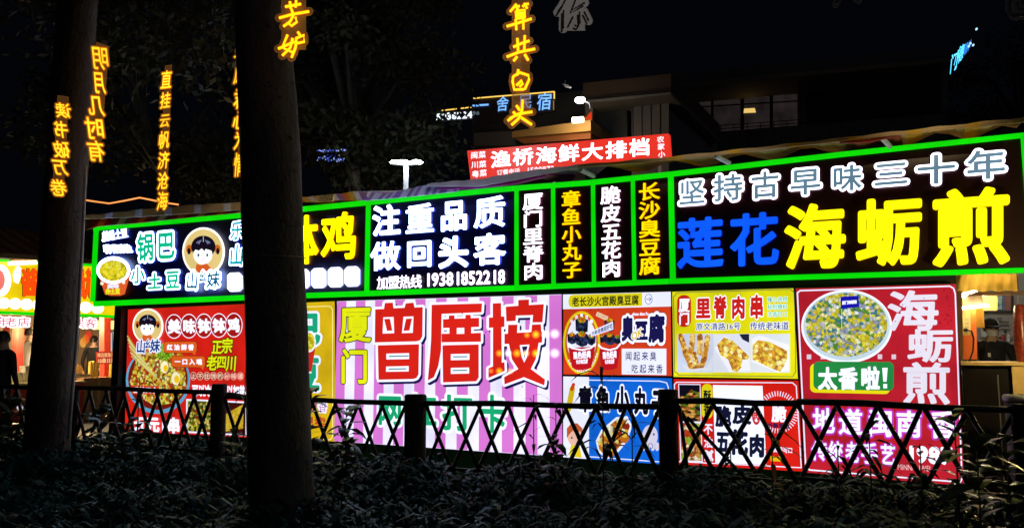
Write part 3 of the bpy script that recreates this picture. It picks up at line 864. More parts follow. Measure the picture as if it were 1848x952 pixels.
shape(WALL, [(1078, 795), (1088, 777), (1113, 756), (1130, 754), (1137, 768), (1129, 792), (1114, 810), (1095, 823), (1082, 812)], O(4), food('octopus_balls', [(232, 180, 30), (245, 225, 120), (200, 110, 20), (240, 238, 200), (150, 40, 20)], 22), p5, 'food_picture')
for cx, cy in ((1128, 789), (1090, 806), (1102, 815)): shape(WALL, ell(cx, cy, 7.5, 10, 16), O(5), lit((190, 110, 25)), p5); shape(WALL, ell(cx - 1, cy - 4, 5, 4, 12), O(5.5), lit((235, 190, 60)), p5)
shape(WALL, ell(1173, 786, 14, 20), O(3), lit((215, 210, 235)), p5, 'octopus_picture')
for dx in (-12, -4, 5, 13): shape(WALL, ell(1173 + dx, 805, 4, 8, 12), O(3.2), lit((215, 210, 235)), p5)
for dx in (-5, 7): shape(WALL, ell(1173 + dx, 783, 1.5, 2.5, 8), O(4), NV, p5)
line(WALL, ell(1174, 804, 4, 5, 16), .9, O(4), NV, p5, closed=True)

# P6 yellow tenderloin poster
p6 = poster('yellow poster with red 里脊肉串 letters above three photos of grilled meat', [(1211.8, 525), (1433, 518.5), (1441, 684), (1214.5, 680.5)], (232, 226, 18))
q6 = [(1221, 528), (1427, 521.5), (1429, 524), (1434, 527), (1440 - 4, 671), (1433, 674), (1431, 679), (1224, 676), (1222, 672), (1217.5, 670), (1215.5, 535), (1219, 532)]
line(WALL, q6, 1.1, O(1), lit((15, 75, 80)), p6, closed=True)
shape(WALL, rr(1222, 532, 1247, 589.5, 11, False), O(2), lit((200, 36, 26)), p6, 'red_label')
for st, y0, y1 in (('厦', 538, 562), ('门', 564, 585)): text(WALL, st, box_q(1225.5, 1244, y0, y1), O(3), PWx, p6, bold=.03)
for st, x0, x1, y0, y1 in (('里', 1257, 1281, 538, 573), ('脊', 1289, 1310, 535, 573), ('肉', 1321, 1344, 535, 573), ('串', 1354, 1377, 533, 573)):
    q = box_q(x0, x1, y0, y1); text(WALL, st, q, O(2), PWx, p6, bold=.10, name='letter'); text(WALL, st, q, O(3), lit((206, 34, 30)), p6, bold=.045, name='letter')
for i, st in enumerate(('精心选材', '秘制腌料', '浓香可口')):
    q = box_q(1385, 1421, 535 + i * 13.4, 544.5 + i * 13.4); text(WALL, st, q, O(2), PWx, p6, bold=.06); text(WALL, st, q, O(3), lit((60, 190, 150)), p6, bold=.012)
for st, x0, x1, y0, y1 in (('原文清路16号', 1256.5, 1336, 582, 595), ('传统老味道', 1354, 1423, 580.5, 594.5)):
    q = box_q(x0, x1, y0, y1); text(WALL, st, q, O(2), PWx, p6, bold=.08); text(WALL, st, q, O(3), lit((20, 42, 110)), p6, bold=.015)
MEAT = food('grilled_meat', [(225, 170, 70), (205, 135, 45), (240, 205, 120), (165, 95, 35), (235, 190, 90)], 30, 1.2)
MEAT2 = food('fried_meat', [(240, 212, 80), (230, 190, 60), (215, 155, 50), (248, 232, 150), (185, 120, 45)], 26, 1.25)
for x0, x1, c in ((1222, 1288, (205, 215, 240)), (1288, 1355, (226, 230, 245)), (1355, 1426, (225, 232, 240))):
    shape(WALL, box_q(x0, x1 - .3, 602, 671.5), O(2), lit(c), p6, 'photo')
for i, (xa, ya, xb, yb) in enumerate(((1228, 606, 1238, 640), (1237, 637, 1248, 664), (1250, 606, 1246, 636), (1263, 606, 1262, 636), (1277, 608, 1271, 642), (1252, 638, 1257, 662), (1272, 642, 1264, 664))):
    line(WALL, [(xa, ya - 3), (xb, yb + 4)], 1.2, O(3), lit((200, 180, 130)), p6, 'skewer')
    stroke_mb(WALL, [(xa, ya), ((xa + xb) / 2 + 1, (ya + yb) / 2), (xb, yb)], 10, O(3.5) + i * .0009).build('meat_picture', MEAT, p6)
shape(WALL, [(1230, 655), (1240, 668), (1284, 668), (1287, 640), (1276, 662), (1246, 666)], O(8), lit((225, 228, 238)), p6)
shape(WALL, [(1290, 628), (1308, 605), (1352, 640), (1354, 668), (1316, 670)], O(3), lit((246, 248, 255)), p6); shape(WALL, [(1294, 622), (1307, 608), (1322, 614), (1352, 642), (1350, 648), (1340, 648), (1338, 662), (1330, 671), (1322, 668), (1314, 648), (1300, 640)], O(4), MEAT2, p6, 'food_picture')
shape(WALL, [(1334, 602.5), (1352, 602), (1352, 618), (1340, 612)], O(4), lit((30, 36, 60)), p6)
shape(WALL, [(1357, 612), (1370, 604), (1424, 622), (1424, 668), (1404, 671), (1356, 652)], O(3), lit((246, 248, 255)), p6); shape(WALL, [(1358, 622), (1368, 613), (1388, 616), (1420, 632), (1421, 645), (1415, 660), (1408, 670), (1392, 664), (1358, 648)], O(4), MEAT2, p6, 'food_picture')

# P7 red crispy pork poster
p7 = poster('red and white poster with navy 脆皮五花肉 writing behind the lattice', [(1214.5, 682), (1442, 685), (1449.5, 851), (1221, 838)], (216, 30, 20))
line(WALL, [(1217, 693), (1221, 689), (1430, 690), (1437, 696), (1446, 843), (1226, 832), (1220, 828)], 1.8, O(1), PW, p7, closed=True)
shape(WALL, [(1224, 692), (1264, 692.5), (1268, 833), (1228, 831)], O(2), PW, p7)
shape(WALL, [(1225.5, 693.5), (1262.5, 694), (1264.5, 760), (1227.5, 759)], O(3), food('roast_pork', [(190, 110, 40), (230, 170, 80), (120, 50, 20), (90, 120, 20), (30, 24, 24)], 22, 1, (1, 1, 2)), p7, 'food_picture')
shape(WALL, [(1227.5, 762), (1264.5, 763), (1266.5, 831), (1229.5, 829)], O(3), food('pork_pieces', [(220, 150, 70), (190, 60, 30), (240, 220, 180), (150, 90, 30), (150, 190, 50)], 26), p7, 'food_picture')
shape(WALL, [(1225.5, 693.5), (1263, 694), (1263, 708), (1248, 702), (1236, 712), (1226, 712)], O(3.5), lit((15, 14, 30)), p7)
shape(WALL, rr(1266.5, 692, 1286, 754.5, 9, False), O(2), lit((232, 218, 20)), p7); column(WALL, '酥香', 1270, 1283, 701, 749, O(3), DK, p7, bold=.03, fill=.8)
column(WALL, '不油腻', 1271, 1286, 761, 833, O(3), PW, p7, bold=.03, fill=.8, lean=2)
shape(WALL, [(1286.5, 694), (1376, 695.5), (1383, 838), (1291, 834)], O(2), PWx, p7, 'white_panel')
for st, x0, x1, y0, y1 in (('脆', 1293, 1318, 733, 768), ('皮', 1324, 1354, 731, 763), ('五', 1293, 1316, 777, 814), ('花', 1317, 1348, 776, 818), ('肉', 1353, 1379, 784, 822)):
    text(WALL, st, box_q(x0, x1, y0, y1), O(3), lit((18, 22, 52)), p7, bold=.055, name='letter')
shape(WALL, ell(1365, 749, 8, 17, 20), O(3), lit((205, 40, 40)), p7); shape(WALL, ell(1365, 749, 5, 12, 16), O(4), PW, p7); row(WALL, '肉', 1360.5, 1369.5, 741, 757, O(5), lit((205, 40, 40)), p7, bold=.05)
mb = MB()
for i in range(44):
    a = 2 * math.pi * i / 44
    stroke_mb(WALL, [(1403.5 + 29 * math.cos(a), 743 + 29 * math.sin(a)), (1403.5 + 38 * math.cos(a), 743 + 38 * math.sin(a))], 1.6, O(3), mb, discs=False)
tag(mb.build('sunburst', PW, p7), None, kind='stuff')
text(WALL, '脆', box_q(1394, 1418, 731, 760), O(3), PWx, p7, bold=.04, name='letter')
row(WALL, '外酥里嫩', 1386, 1424, 763, 772, O(4), NV, p7, bold=.04); row(WALL, '鲜香可口', 1396, 1430, 806, 816, O(3), PW, p7, bold=.03); shape(WALL, [(1390, 822), (1412, 823), (1413, 832), (1391, 831)], O(3), lit((235, 190, 20)), p7)

# P8 red oyster omelette poster
p8 = poster('large crimson poster with oyster omelette bowl and 海蛎煎 running down it', [(1435, 519), (1726.5, 511), (1741, 877), (1451, 852.5)], (186, 30, 46), var=.16)
line(WALL, [(1439, 528), (1444, 524), (1714, 516), (1721, 520), (1724, 530), (1736, 863), (1733, 869), (1461, 847), (1454, 840)], 2.6, O(1), PW, p8, closed=True)
sq = [(1456, 639), (1464, 639), (1464, 647.5), (1456, 647.5)]
for dx, dy in ((0, 0), (25, 0), (128, -.2), (153, 0)): shape(WALL, [(x + dx, y + dy) for x, y in sq], O(1), lit((225, 205, 225)), p8, 'square')
shape(WALL, [(x, y) for x, y in ell(1528, 588.5, 82, 66, 48)], O(2), PWx, p8, 'bowl_rim'); shape(WALL, ell(1528, 588, 78.5, 62, 48), O(3), lit((198, 220, 235)), p8, 'bowl_picture')
shape(WALL, ell(1527.5, 585.5, 74, 57.5, 48), O(4), food('oyster_omelette', [(228, 215, 60), (240, 235, 160), (190, 200, 205), (205, 190, 40), (90, 150, 60), (235, 240, 235), (150, 160, 185), (215, 205, 50), (60, 130, 150)], 34, 1.0), p8, 'food_picture')
shape(WALL, [(1517, 535), (1549.5, 533), (1550.5, 553.5), (1517.5, 557)], O(5), lit((26, 20, 178)), p8, 'blue_card'); text(WALL, '厦门海蛎煎', [(1520, 543), (1546, 541), (1546, 547), (1520, 549)], O(6), PWx, p8, bold=.06)
line(WALL, [(1519, 557), (1519, 592)], .8, O(5), lit((245, 240, 210)), p8)
PL = lit((226, 222, 240), 1.05, .04)
for st, x0, x1, y0, y1 in (('海', 1605, 1690, 525, 595), ('蛎', 1641, 1717, 594, 651), ('煎', 1632, 1712, 655, 726)):
    text(WALL, st, box_q(x0, x1, y0, y1), O(6), PL, p8, bold=.028, name='letter')
shape(WALL, rr(1462, 656, 1606, 709, 9), O(4), lit((240, 230, 20)), p8, 'yellow_shadow'); shape(WALL, rr(1468, 652, 1613, 703, 9), O(5), lit((36, 140, 66)), p8, 'green_label')
for st, x0, x1, y0, y1 in (('太', 1478, 1509, 663, 701), ('香', 1515, 1546, 663, 701), ('啦', 1555, 1586, 662, 701)):
    text(WALL, st, box_q(x0, x1, y0, y1), O(6), PWx, p8, bold=.045, name='letter')
shape(WALL, [(1592, 663), (1602, 663), (1600, 688), (1594, 688)], O(6), PWx, p8, 'letter'); shape(WALL, rect(1594, 692, 1601, 700), O(6), PWx, p8, 'letter')
MG = lit((196, 60, 196))
for st, x0, x1, y0, y1 in (('地', 1468, 1505, 736, 780), ('道', 1515, 1555, 738, 783), ('闽', 1567, 1610, 739, 786), ('南', 1619, 1662, 741, 787), ('香', 1678, 1724, 741, 789),
                           ('传', 1466, 1492, 795, 829), ('统', 1496, 1520, 796, 831), ('老', 1527, 1550, 797, 833), ('手', 1555, 1583, 799, 835), ('艺', 1590, 1615, 801, 837)):
    q = box_q(x0, x1, y0, y1); text(WALL, st, q, O(3), MG, p8, bold=.10, name='letter'); text(WALL, st, q, O(4), PWx, p8, bold=.026, name='letter')
row(WALL, '1987', 1635, 1717, 806, 834, O(4), PWx, p8, bold=.05, ascii_box=True); row(WALL, 'MINNANWEI', 1620, 1679, 838, 848, O(4), lit((240, 200, 205)), p8, ascii_box=True)
for i in range(40):
    x, y = 1712 + random.gauss(0, 7), 565 + random.gauss(0, 22)
    if x < 1721: shape(WALL, ell(x, y, random.uniform(.6, 2), random.uniform(.6, 2), 6), O(2), lit((140, 18, 32)), p8, 'print_speck')
# little flies and screws on the sheets
for par, xs_, ys_ in ((p3, (620, 1010), (545, 700)), (p4, (1030, 1200), (545, 600)), (p6, (1290, 1400), (527, 560)), (p8, (1540, 1700), (525, 600))):
    for i in range(6): shape(WALL, ell(random.uniform(*xs_), random.uniform(*ys_), 1.0, 1.0, 6), O(10), M_BLACK, par, 'screw', .004)

# ================================================================== TARPAULINS AND STRUTS OVER THE STALL
def tarp(label, top, bot, cols, o, back=.9, rise=.12, n=None, name='striped_tarpaulin', slant=0.0, mats=None, thick=.012):
    """front lip of a sagging tarpaulin (top and bottom edge surveyed) with its sheet running back over the roof"""
    n = n or 24
    xs = np.linspace(top[0][0], top[-1][0], n + 1)
    yt = np.interp(xs, [p[0] for p in top], [p[1] for p in top]); yb = np.interp(xs, [p[0] for p in bot], [p[1] for p in bot])
    P0 = WALL.W(xs, yb, o + .02); P1 = WALL.W(xs + slant, yt, o)
    P2 = P1 - WALL.n * back + np.array([0, 0, rise]); P3 = P0 - WALL.n * .03
    w_ = np.sin(np.arange(n + 1) * 1.9) * .012
    P1 = P1 + np.outer(w_, [0, 0, .5]); P2 = P2 + np.outer(np.cos(np.arange(n + 1) * 1.3) * .05, [0, 0, 1])
    P4 = P2 - np.array([0, 0, thick]); P5 = P1 - np.array([0, 0, thick]) - WALL.n * .02
    V = np.vstack([P0, P1, P2, P4, P5, P3]); F = []; mi = []; m = n + 1
    for k in range(6):
        k2 = (k + 1) % 6
        for i in range(n):
            F.append((k * m + i, k * m + i + 1, k2 * m + i + 1, k2 * m + i)); mi.append(cols[i % len(cols)])
    mid = foot((top[0][0] + top[-1][0]) / 2, yb[n // 2], o, float(P0[n // 2][2]))
    mo = mesh(name, V, F, mats, None, mi)
    return tag(mo, label, 'tarpaulin', 'tarpaulins over the stall roof')


def cloth(n, c, k=.55):
    m = matte('tarp_' + n, c, .6, .15, 5)
    nt = m.node_tree; p = nt.nodes['Principled BSDF']
    if 'Translucent BSDF' not in nt.nodes:
        t = nt.nodes.new('ShaderNodeBsdfTranslucent'); mx = nt.nodes.new('ShaderNodeMixShader'); mx.inputs[0].default_value = k
        nt.links.new(p.inputs['Base Color'].links[0].from_socket, t.inputs[0])
        nt.links.new(p.outputs[0], mx.inputs[1]); nt.links.new(t.outputs[0], mx.inputs[2])
        nt.links.new(mx.outputs[0], nt.nodes['Material Output'].inputs[0])
    return m


def lamp(name, loc, watts, color, size=.1, spot=None, aim=None):
    l = bpy.data.lights.new(name, 'SPOT' if spot else 'POINT'); l.energy = watts; l.color = color; l.shadow_soft_size = size
    o = bpy.data.objects.new(name, l); o.location = tuple(loc); COL.objects.link(o)
    if spot:
        l.spot_size = math.radians(spot); l.spot_blend = .45
        o.rotation_euler = Vector(np.asarray(aim) - np.asarray(loc)).to_track_quat('-Z', 'Y').to_euler()
    return o


TM = [cloth('white', (.62, .60, .66)), cloth('purple', (.36, .20, .46)), cloth('orange', (.62, .22, .05)), cloth('yellow', (.62, .42, .08)), cloth('tan', (.52, .40, .24)), cloth('red', (.38, .05, .03)), cloth('brown', (.2, .10, .05))]
tarp('pale tan tarpaulin lip over the left end of the stall roof', [(150, 389), (200, 384), (250, 378), (340, 370), (438, 365), (470, 362)], [(150, 395), (250, 391), (340, 385), (438, 378), (470, 376)], [4, 4, 4, 0], SIGN + .5, mats=TM)
tarp('dull orange and brown striped tarpaulin under the tan one', [(150, 395), (250, 391), (340, 385), (438, 379)], [(150, 416), (175, 408), (250, 402), (340, 392), (438, 383)], [6, 5, 2, 5, 6, 4], SIGN + .2, mats=TM, slant=8)
tarp('orange yellow and white striped tarpaulin right of the thick trunk', [(500, 361), (546, 356), (602, 352), (640, 346), (664, 345)], [(500, 368), (546, 364), (602, 361), (664, 360)], [2, 3, 3, 2, 2, 3, 0, 2, 2, 3, 0, 1, 2, 3, 0, 1], SIGN + .3, mats=TM, n=16, slant=-7)
tarp('white and violet checked tarpaulin bunched above the slogan sign', [(655, 345), (683, 350), (705, 346), (729, 340), (771, 331), (800, 333), (824, 329)], [(655, 362), (700, 358), (771, 351), (824, 345)], [0, 1, 0, 0, 1, 0, 1, 0, 1, 1, 0, 0, 1], SIGN + .25, mats=TM, n=26, slant=10)
tarp('white over magenta tarpaulin edge below the red banner', [(771, 332), (800, 328), (865, 323), (944, 309), (1042, 297)], [(771, 336), (865, 336), (930, 324), (980, 314), (1042, 302)], [0, 0, 0], SIGN + .35, mats=TM)
tarp('magenta underside of the tarpaulin below the red banner', [(790, 336), (865, 332), (930, 323), (985, 314)], [(790, 341), (850, 341), (930, 332), (985, 318)], [1, 1], SIGN + .3, mats=[TM[0], cloth('magenta', (.5, .1, .38))])
tarp('long thin tan tarpaulin edge above the oyster sign', [(1042, 297), (1205, 283), (1403, 262), (1515, 249), (1666, 231.5), (1852, 211)], [(1042, 302), (1205, 289), (1403, 267), (1515, 255), (1666, 238), (1852, 219)], [4, 4, 3, 4], SIGN + .4, mats=TM, n=30)
tarp('small red tarpaulin fold under the thin tan edge', [(1515, 255), (1570, 248), (1625, 241)], [(1515, 258), (1570, 256), (1625, 244)], [5], SIGN + .38, mats=TM, n=8)
for (a, c_, lab) in (((1292, 281), (1316, 294), 'pale blue roof strut above the white sign letters'), ((1591, 248), (1606, 264), 'pale blue roof strut nearer the right edge'), ((1048, 306), (1072, 318), 'dim blue roof strut above the narrow signs')):
    p, q_ = w1(*a, SIGN + .3), w1(*c_, SIGN + .05)
    so_ = MB().tube([p, q_], .026, 6).build('roof_strut', matte('pale_strut', (.5, .62, .68), .5, .1), None)
    tag(so_, lab, 'strut', 'struts over the signs')

# small plate with digits on the roof
r = thing('phone_plate', foot(586, 364, .5, w1(586, 364, .5)[2]), 'small tan plate with dark digits on the stall roof by the trunk', 'sign')
prism_px(WALL, [(570, 353), (603, 350), (600, 363), (567, 364)], .5, .02, 'plate', matte('tan_plate', (.42, .32, .14), .6), r)
text(WALL, '5733544', [(577, 356.5), (600, 355), (599, 362), (576, 363)], .503, M_BLACK, r, bold=.02, ascii_box=True)
text(WALL, '订餐电话', [(578, 351.5), (601, 350.5), (600.5, 355), (577.5, 355.5)], .503, M_BLACK, r)

# ================================================================== RIGHT STALL INTERIOR
kit = thing('kitchen_bay', foot(1790, 650, -1.5, .01), 'open kitchen bay at the right end of the stall', 'stall')
zz = .2
s_k0, s_k1 = sL(1729), sL(2100)
slab('floor_slab', s_k1, s_k0, -5.2, -.3, .01, zz, matte('kitchen_floor', (.18, .16, .14), .5), kit)
slab('rear_wall', s_k1 - 1, s_k0 + 3.2, -5.2, -5.1, zz, 3.6, matte('kitchen_wall', (.30, .29, .27), .6, .15, 2), kit)
slab('ceiling_board', s_k1 - 1, s_k0 + 3, -5.1, -.3, 3.06, 3.12, M_WALLD, kit)
slab('end_panel', s_k0 + 2.9, s_k0 + 3.0, -5.1, -2.7, zz, 3.1, M_WALLD, kit)
M_YC = cloth('valance', (.75, .48, .08), .6)
M_WOOD = matte('brown_wood', (.16, .09, .05), .6, .3, 5)
LAMP = lit((255, 240, 205), 14, 0, False)
r = thing('cloth_valance', foot(1778, 527, -.15, w1(1778, 527, -.15)[2]), 'sagging yellow cloth valance under the oyster sign', 'cloth')
mb = MB(); n = 20; xs = np.linspace(1719, 1837, n + 1); P = []
for row_, yy in enumerate((494, 503, 511, 519, 526)):
    ww = WALL.W(xs, yy + (0 if row_ < 4 else 1) * np.sin(xs * .21) * 1.5 - (xs - 1719) * .012 * (row_ > 2), -.12)
    ww = ww + WALL.n * (np.sin(xs * .33 + row_ * .5) * .018 + .01 * row_)[:, None]; P.append(ww)
P = np.vstack(P); m_ = n + 1
mb.add(P, [(k * m_ + i, k * m_ + i + 1, (k + 1) * m_ + i + 1, (k + 1) * m_ + i) for k in range(4) for i in range(n)])
mb.build('cloth', M_YC, r, True)
prism_px(WALL, [(1742, 527), (1848, 524), (1848, 531), (1742, 534)], -.2, .06, 'beam', M_WOOD, kit)
prism_px(WALL, [(1727, 499), (1736, 499), (1738, 650), (1729, 650)], -.12, .08, 'post', M_WOOD, kit)
prism_px(WALL, [(1731, 552), (1761, 552), (1764, 648), (1732, 648)], -.5, .05, 'orange_panel', matte('orange_board', (.75, .16, .03), .5, .15, 3), kit)
prism_px(WALL, [(1700, 533), (1800, 533), (1800, 560), (1700, 560)], -.62, .05, 'upper_board', matte('beige_board', (.4, .28, .12), .6, .2, 5), kit)
for lab, tq, cq in (('upper slanting tube lamp glowing over the orange panel', [(1726, 533), (1759, 519), (1764, 525), (1729, 541)], [(1736, 521), (1743, 510), (1757, 516), (1760, 520)]),
                    ('lower level tube lamp glowing over the yellow cloths', [(1731, 553), (1782, 548), (1786, 552), (1731, 559)], [(1738, 550), (1740, 534), (1772, 533), (1779, 548)])):
    c_ = np.mean(tq, 0)
    r = thing('tube_lamp', w1(c_[0], c_[1], -.2), lab, 'lamp', 'tube lamps in the kitchen bay')
    prism_px(WALL, tq, -.2, .03, 'tube', LAMP, r)
    prism_px(WALL, cq, -.24, .04, 'shade', matte('beige_shade', (.42, .32, .18), .6, .25, 30, stretch=(30, 1, 1)), r)
for lab, q_ in (('yellow cloth hanging below the lower tube lamp', [(1760, 557), (1775, 555), (1777, 591), (1761, 590)]),):
    tag(prism_px(WALL, q_, -.4, .02, 'hanging_cloth', M_YC, None), lab, 'cloth')
r = thing('power_strip', foot(1743, 604, -.3, w1(1743, 604, -.3)[2]), 'yellow power strip with black plug on the orange panel', 'power strip')
prism_px(WALL, rr(1737, 560, 1752, 605, 5, False), -.42, .03, 'strip_body', matte('yellow_plastic', (.8, .62, .2), .4), r)
for y in (574, 581, 588): prism_px(WALL, rect(1741.5, y, 1748.5, y + 4), -.417, .004, 'socket', matte('pale_socket', (.5, .45, .3), .4), r)
prism_px(WALL, ell(1743, 595, 4.5, 3.2, 12), -.37, .05, 'plug', M_BLACK, r)
MB().tube([w1(1745, 595, -.36), w1(1753, 597, -.36), w1(1757, 610, -.36), w1(1756, 632, -.37), w1(1749, 652, -.38)], .008, 6).build('cord', M_BLACK, r)
KO = -5.05
r = thing('menu_screen', foot(1801, 561, KO, w1(1801, 561, KO)[2]), 'dim menu screen with food pictures on the rear wall', 'screen')
prism_px(WALL, [(1774, 534), (1827, 531), (1826, 562), (1775, 562)], KO + .06, .05, 'casing', M_BLACK, r)
shape(WALL, [(1776, 536), (1809, 534), (1808, 558), (1777, 559)], KO + .065, food('menu_greens', [(70, 110, 70), (120, 150, 130), (50, 80, 60), (150, 170, 150)], 14, .8), r, 'picture')
shape(WALL, [(1810, 534), (1825, 533), (1824, 560), (1809, 559)], KO + .065, food('menu_reds', [(110, 50, 20), (40, 60, 120), (60, 30, 15), (160, 120, 60)], 10, .7), r, 'picture')
shape(WALL, [(1777, 534.5), (1793, 533.5), (1793, 538), (1777, 539)], KO + .068, lit((120, 40, 30)), r, 'heading')
tag(prism_px(WALL, [(1770, 581), (1802, 579), (1802, 607), (1770, 608)], KO + .06, .04, 'notice_board', matte('pale_board', (.55, .56, .52), .5, .1), None), 'pale board on the rear wall behind the cook', 'board')
for i, (x, y, w2, h2) in enumerate(((1803, 580, 18, 2), (1803, 588, 18, 2), (1812, 596, 5, 4), (1816, 602, 6, 5), (1799, 573, 10, 2))):
    prism_px(WALL, rect(x, y, x + w2, y + h2), KO + .05, .03, 'wall_mark', M_BLACK, kit)
for i, (x, y, w2, h2, c3, nm, lb) in enumerate(((1806, 604, 8, 12, (.35, .05, .03), 'jar', 'red jar on the shelf right of the cook'), (1817, 602, 6, 14, (.5, .5, .45), 'bottle', 'pale bottle on the shelf right of the cook'), (1826, 606, 9, 10, (.12, .12, .13), 'pot', 'dark pot on the shelf near the hanging roll'), (1768, 612, 9, 8, (.45, .3, .12), 'tin', 'brown tin left of the cook'))):
    c_ = w1(x + w2 / 2, y + h2, -4.6); k_ = c_[1] / 1500; MB_t = MB().lathe(c_, [(w2 / 2 * k_ * .9, 0), (w2 / 2 * k_, h2 * k_ * .1), (w2 / 2 * k_, h2 * k_ * .75), (w2 / 2 * k_ * .5, h2 * k_)], 12)
    tag(MB_t.build(nm, matte('ware_' + nm, c3, .4), None, True), lb, 'kitchenware')
slab('rear_shelf', s_k1 - 1, s_k0 + 2.6, -5.08, -4.4, w1(1806, 616.5, -4.6)[2] - .03, w1(1806, 616.5, -4.6)[2] - .004, M_STEEL, kit)
# front counter: black fridge with yellow edge
r = thing('counter_fridge', foot(1775, 800, .1, .01), 'black counter cabinet with pale yellow top and side', 'cabinet')
M_YB = matte('yellowed_board', (.62, .45, .16), .6, .2, 6)
zc = w1(1775, 655, .1)[2]
sc0, sc1 = sL(1733), sL(1817)
slab('cabinet_body', sc1, sc0, -.5, .10, .02, zc - .02, matte('black_gloss', (.012, .010, .009), .35, .3), r)
slab('side_panel', sc1 - .20, sc1 - .002, -.5, .14, .02, zc - .02, M_YB, r)
slab('counter_top', sc1 - .26, sc0 + .02, -.55, .16, zc - .018, zc + .012, M_YB, r)
slab('door_seam', sc1 + .1, sc1 + .11, .10, .105, .1, zc - .1, M_STEEL, r)
# right edge: printed red box, hanging roll, waste bin
r = thing('printed_carton', foot(1852, 682, -.05, w1(1852, 682, -.05)[2]), 'red printed carton with white letters at the right edge', 'carton')
prism_px(WALL, [(1829, 662), (1890, 656), (1890, 682), (1829, 684)], -.05, .3, 'carton', matte('red_carton', (.6, .04, .03), .5), r)
text(WALL, 'mini', [(1830, 668), (1856, 664), (1857, 678), (1831, 681)], -.045, lit((200, 215, 245)), r, bold=.03, ascii_box=True)
slab('shelf', sL(1900), sL(1826), -.5, -.02, .02, w1(1850, 684, -.05)[2] - .004, matte('dark_shelf', (.05, .04, .035), .6), kit)
r = thing('hanging_roll', w1(1845, 548, -.1), 'dark red ridged roll hanging at the right edge of the bay', 'food roll')
b0 = w1(1846, 660, -.1); ht = float(w1(1846, 548, -.1)[2] - b0[2])
MB().lathe(b0, [(.01, 0)] + [((.035 + .022 * math.sin(i / 27 * math.pi) + (.005 if i % 2 else 0)), ht * (i + .5) / 28) for i in range(28)] + [(.004, ht)], 14).build('roll_body', matte('dark_red_glaze', (.22, .035, .02), .3, .4, 30), r, True)
MB().tube([b0 + [0, 0, ht], b0 + [0, 0, ht + .4]], .004, 5).build('string', M_BLACK, r)
r = thing('waste_bin', foot(1846, 830, .9, .01), 'dark round waste bin right of the cabinet', 'bin')
bb = foot(1850, 830, .5, .01); hb = float(w1(1850, 714, .5)[2])
MB().lathe(bb, [(.10, 0), (.12, .02), (.125, hb - .05)], 20).build('bin_body', M_BLACK, r, True)
MB().lathe(bb + [0, 0, hb - .05], [(.135, 0), (.14, .03), (.13, .05)], 20).build('bin_rim', M_STEEL, r, True)

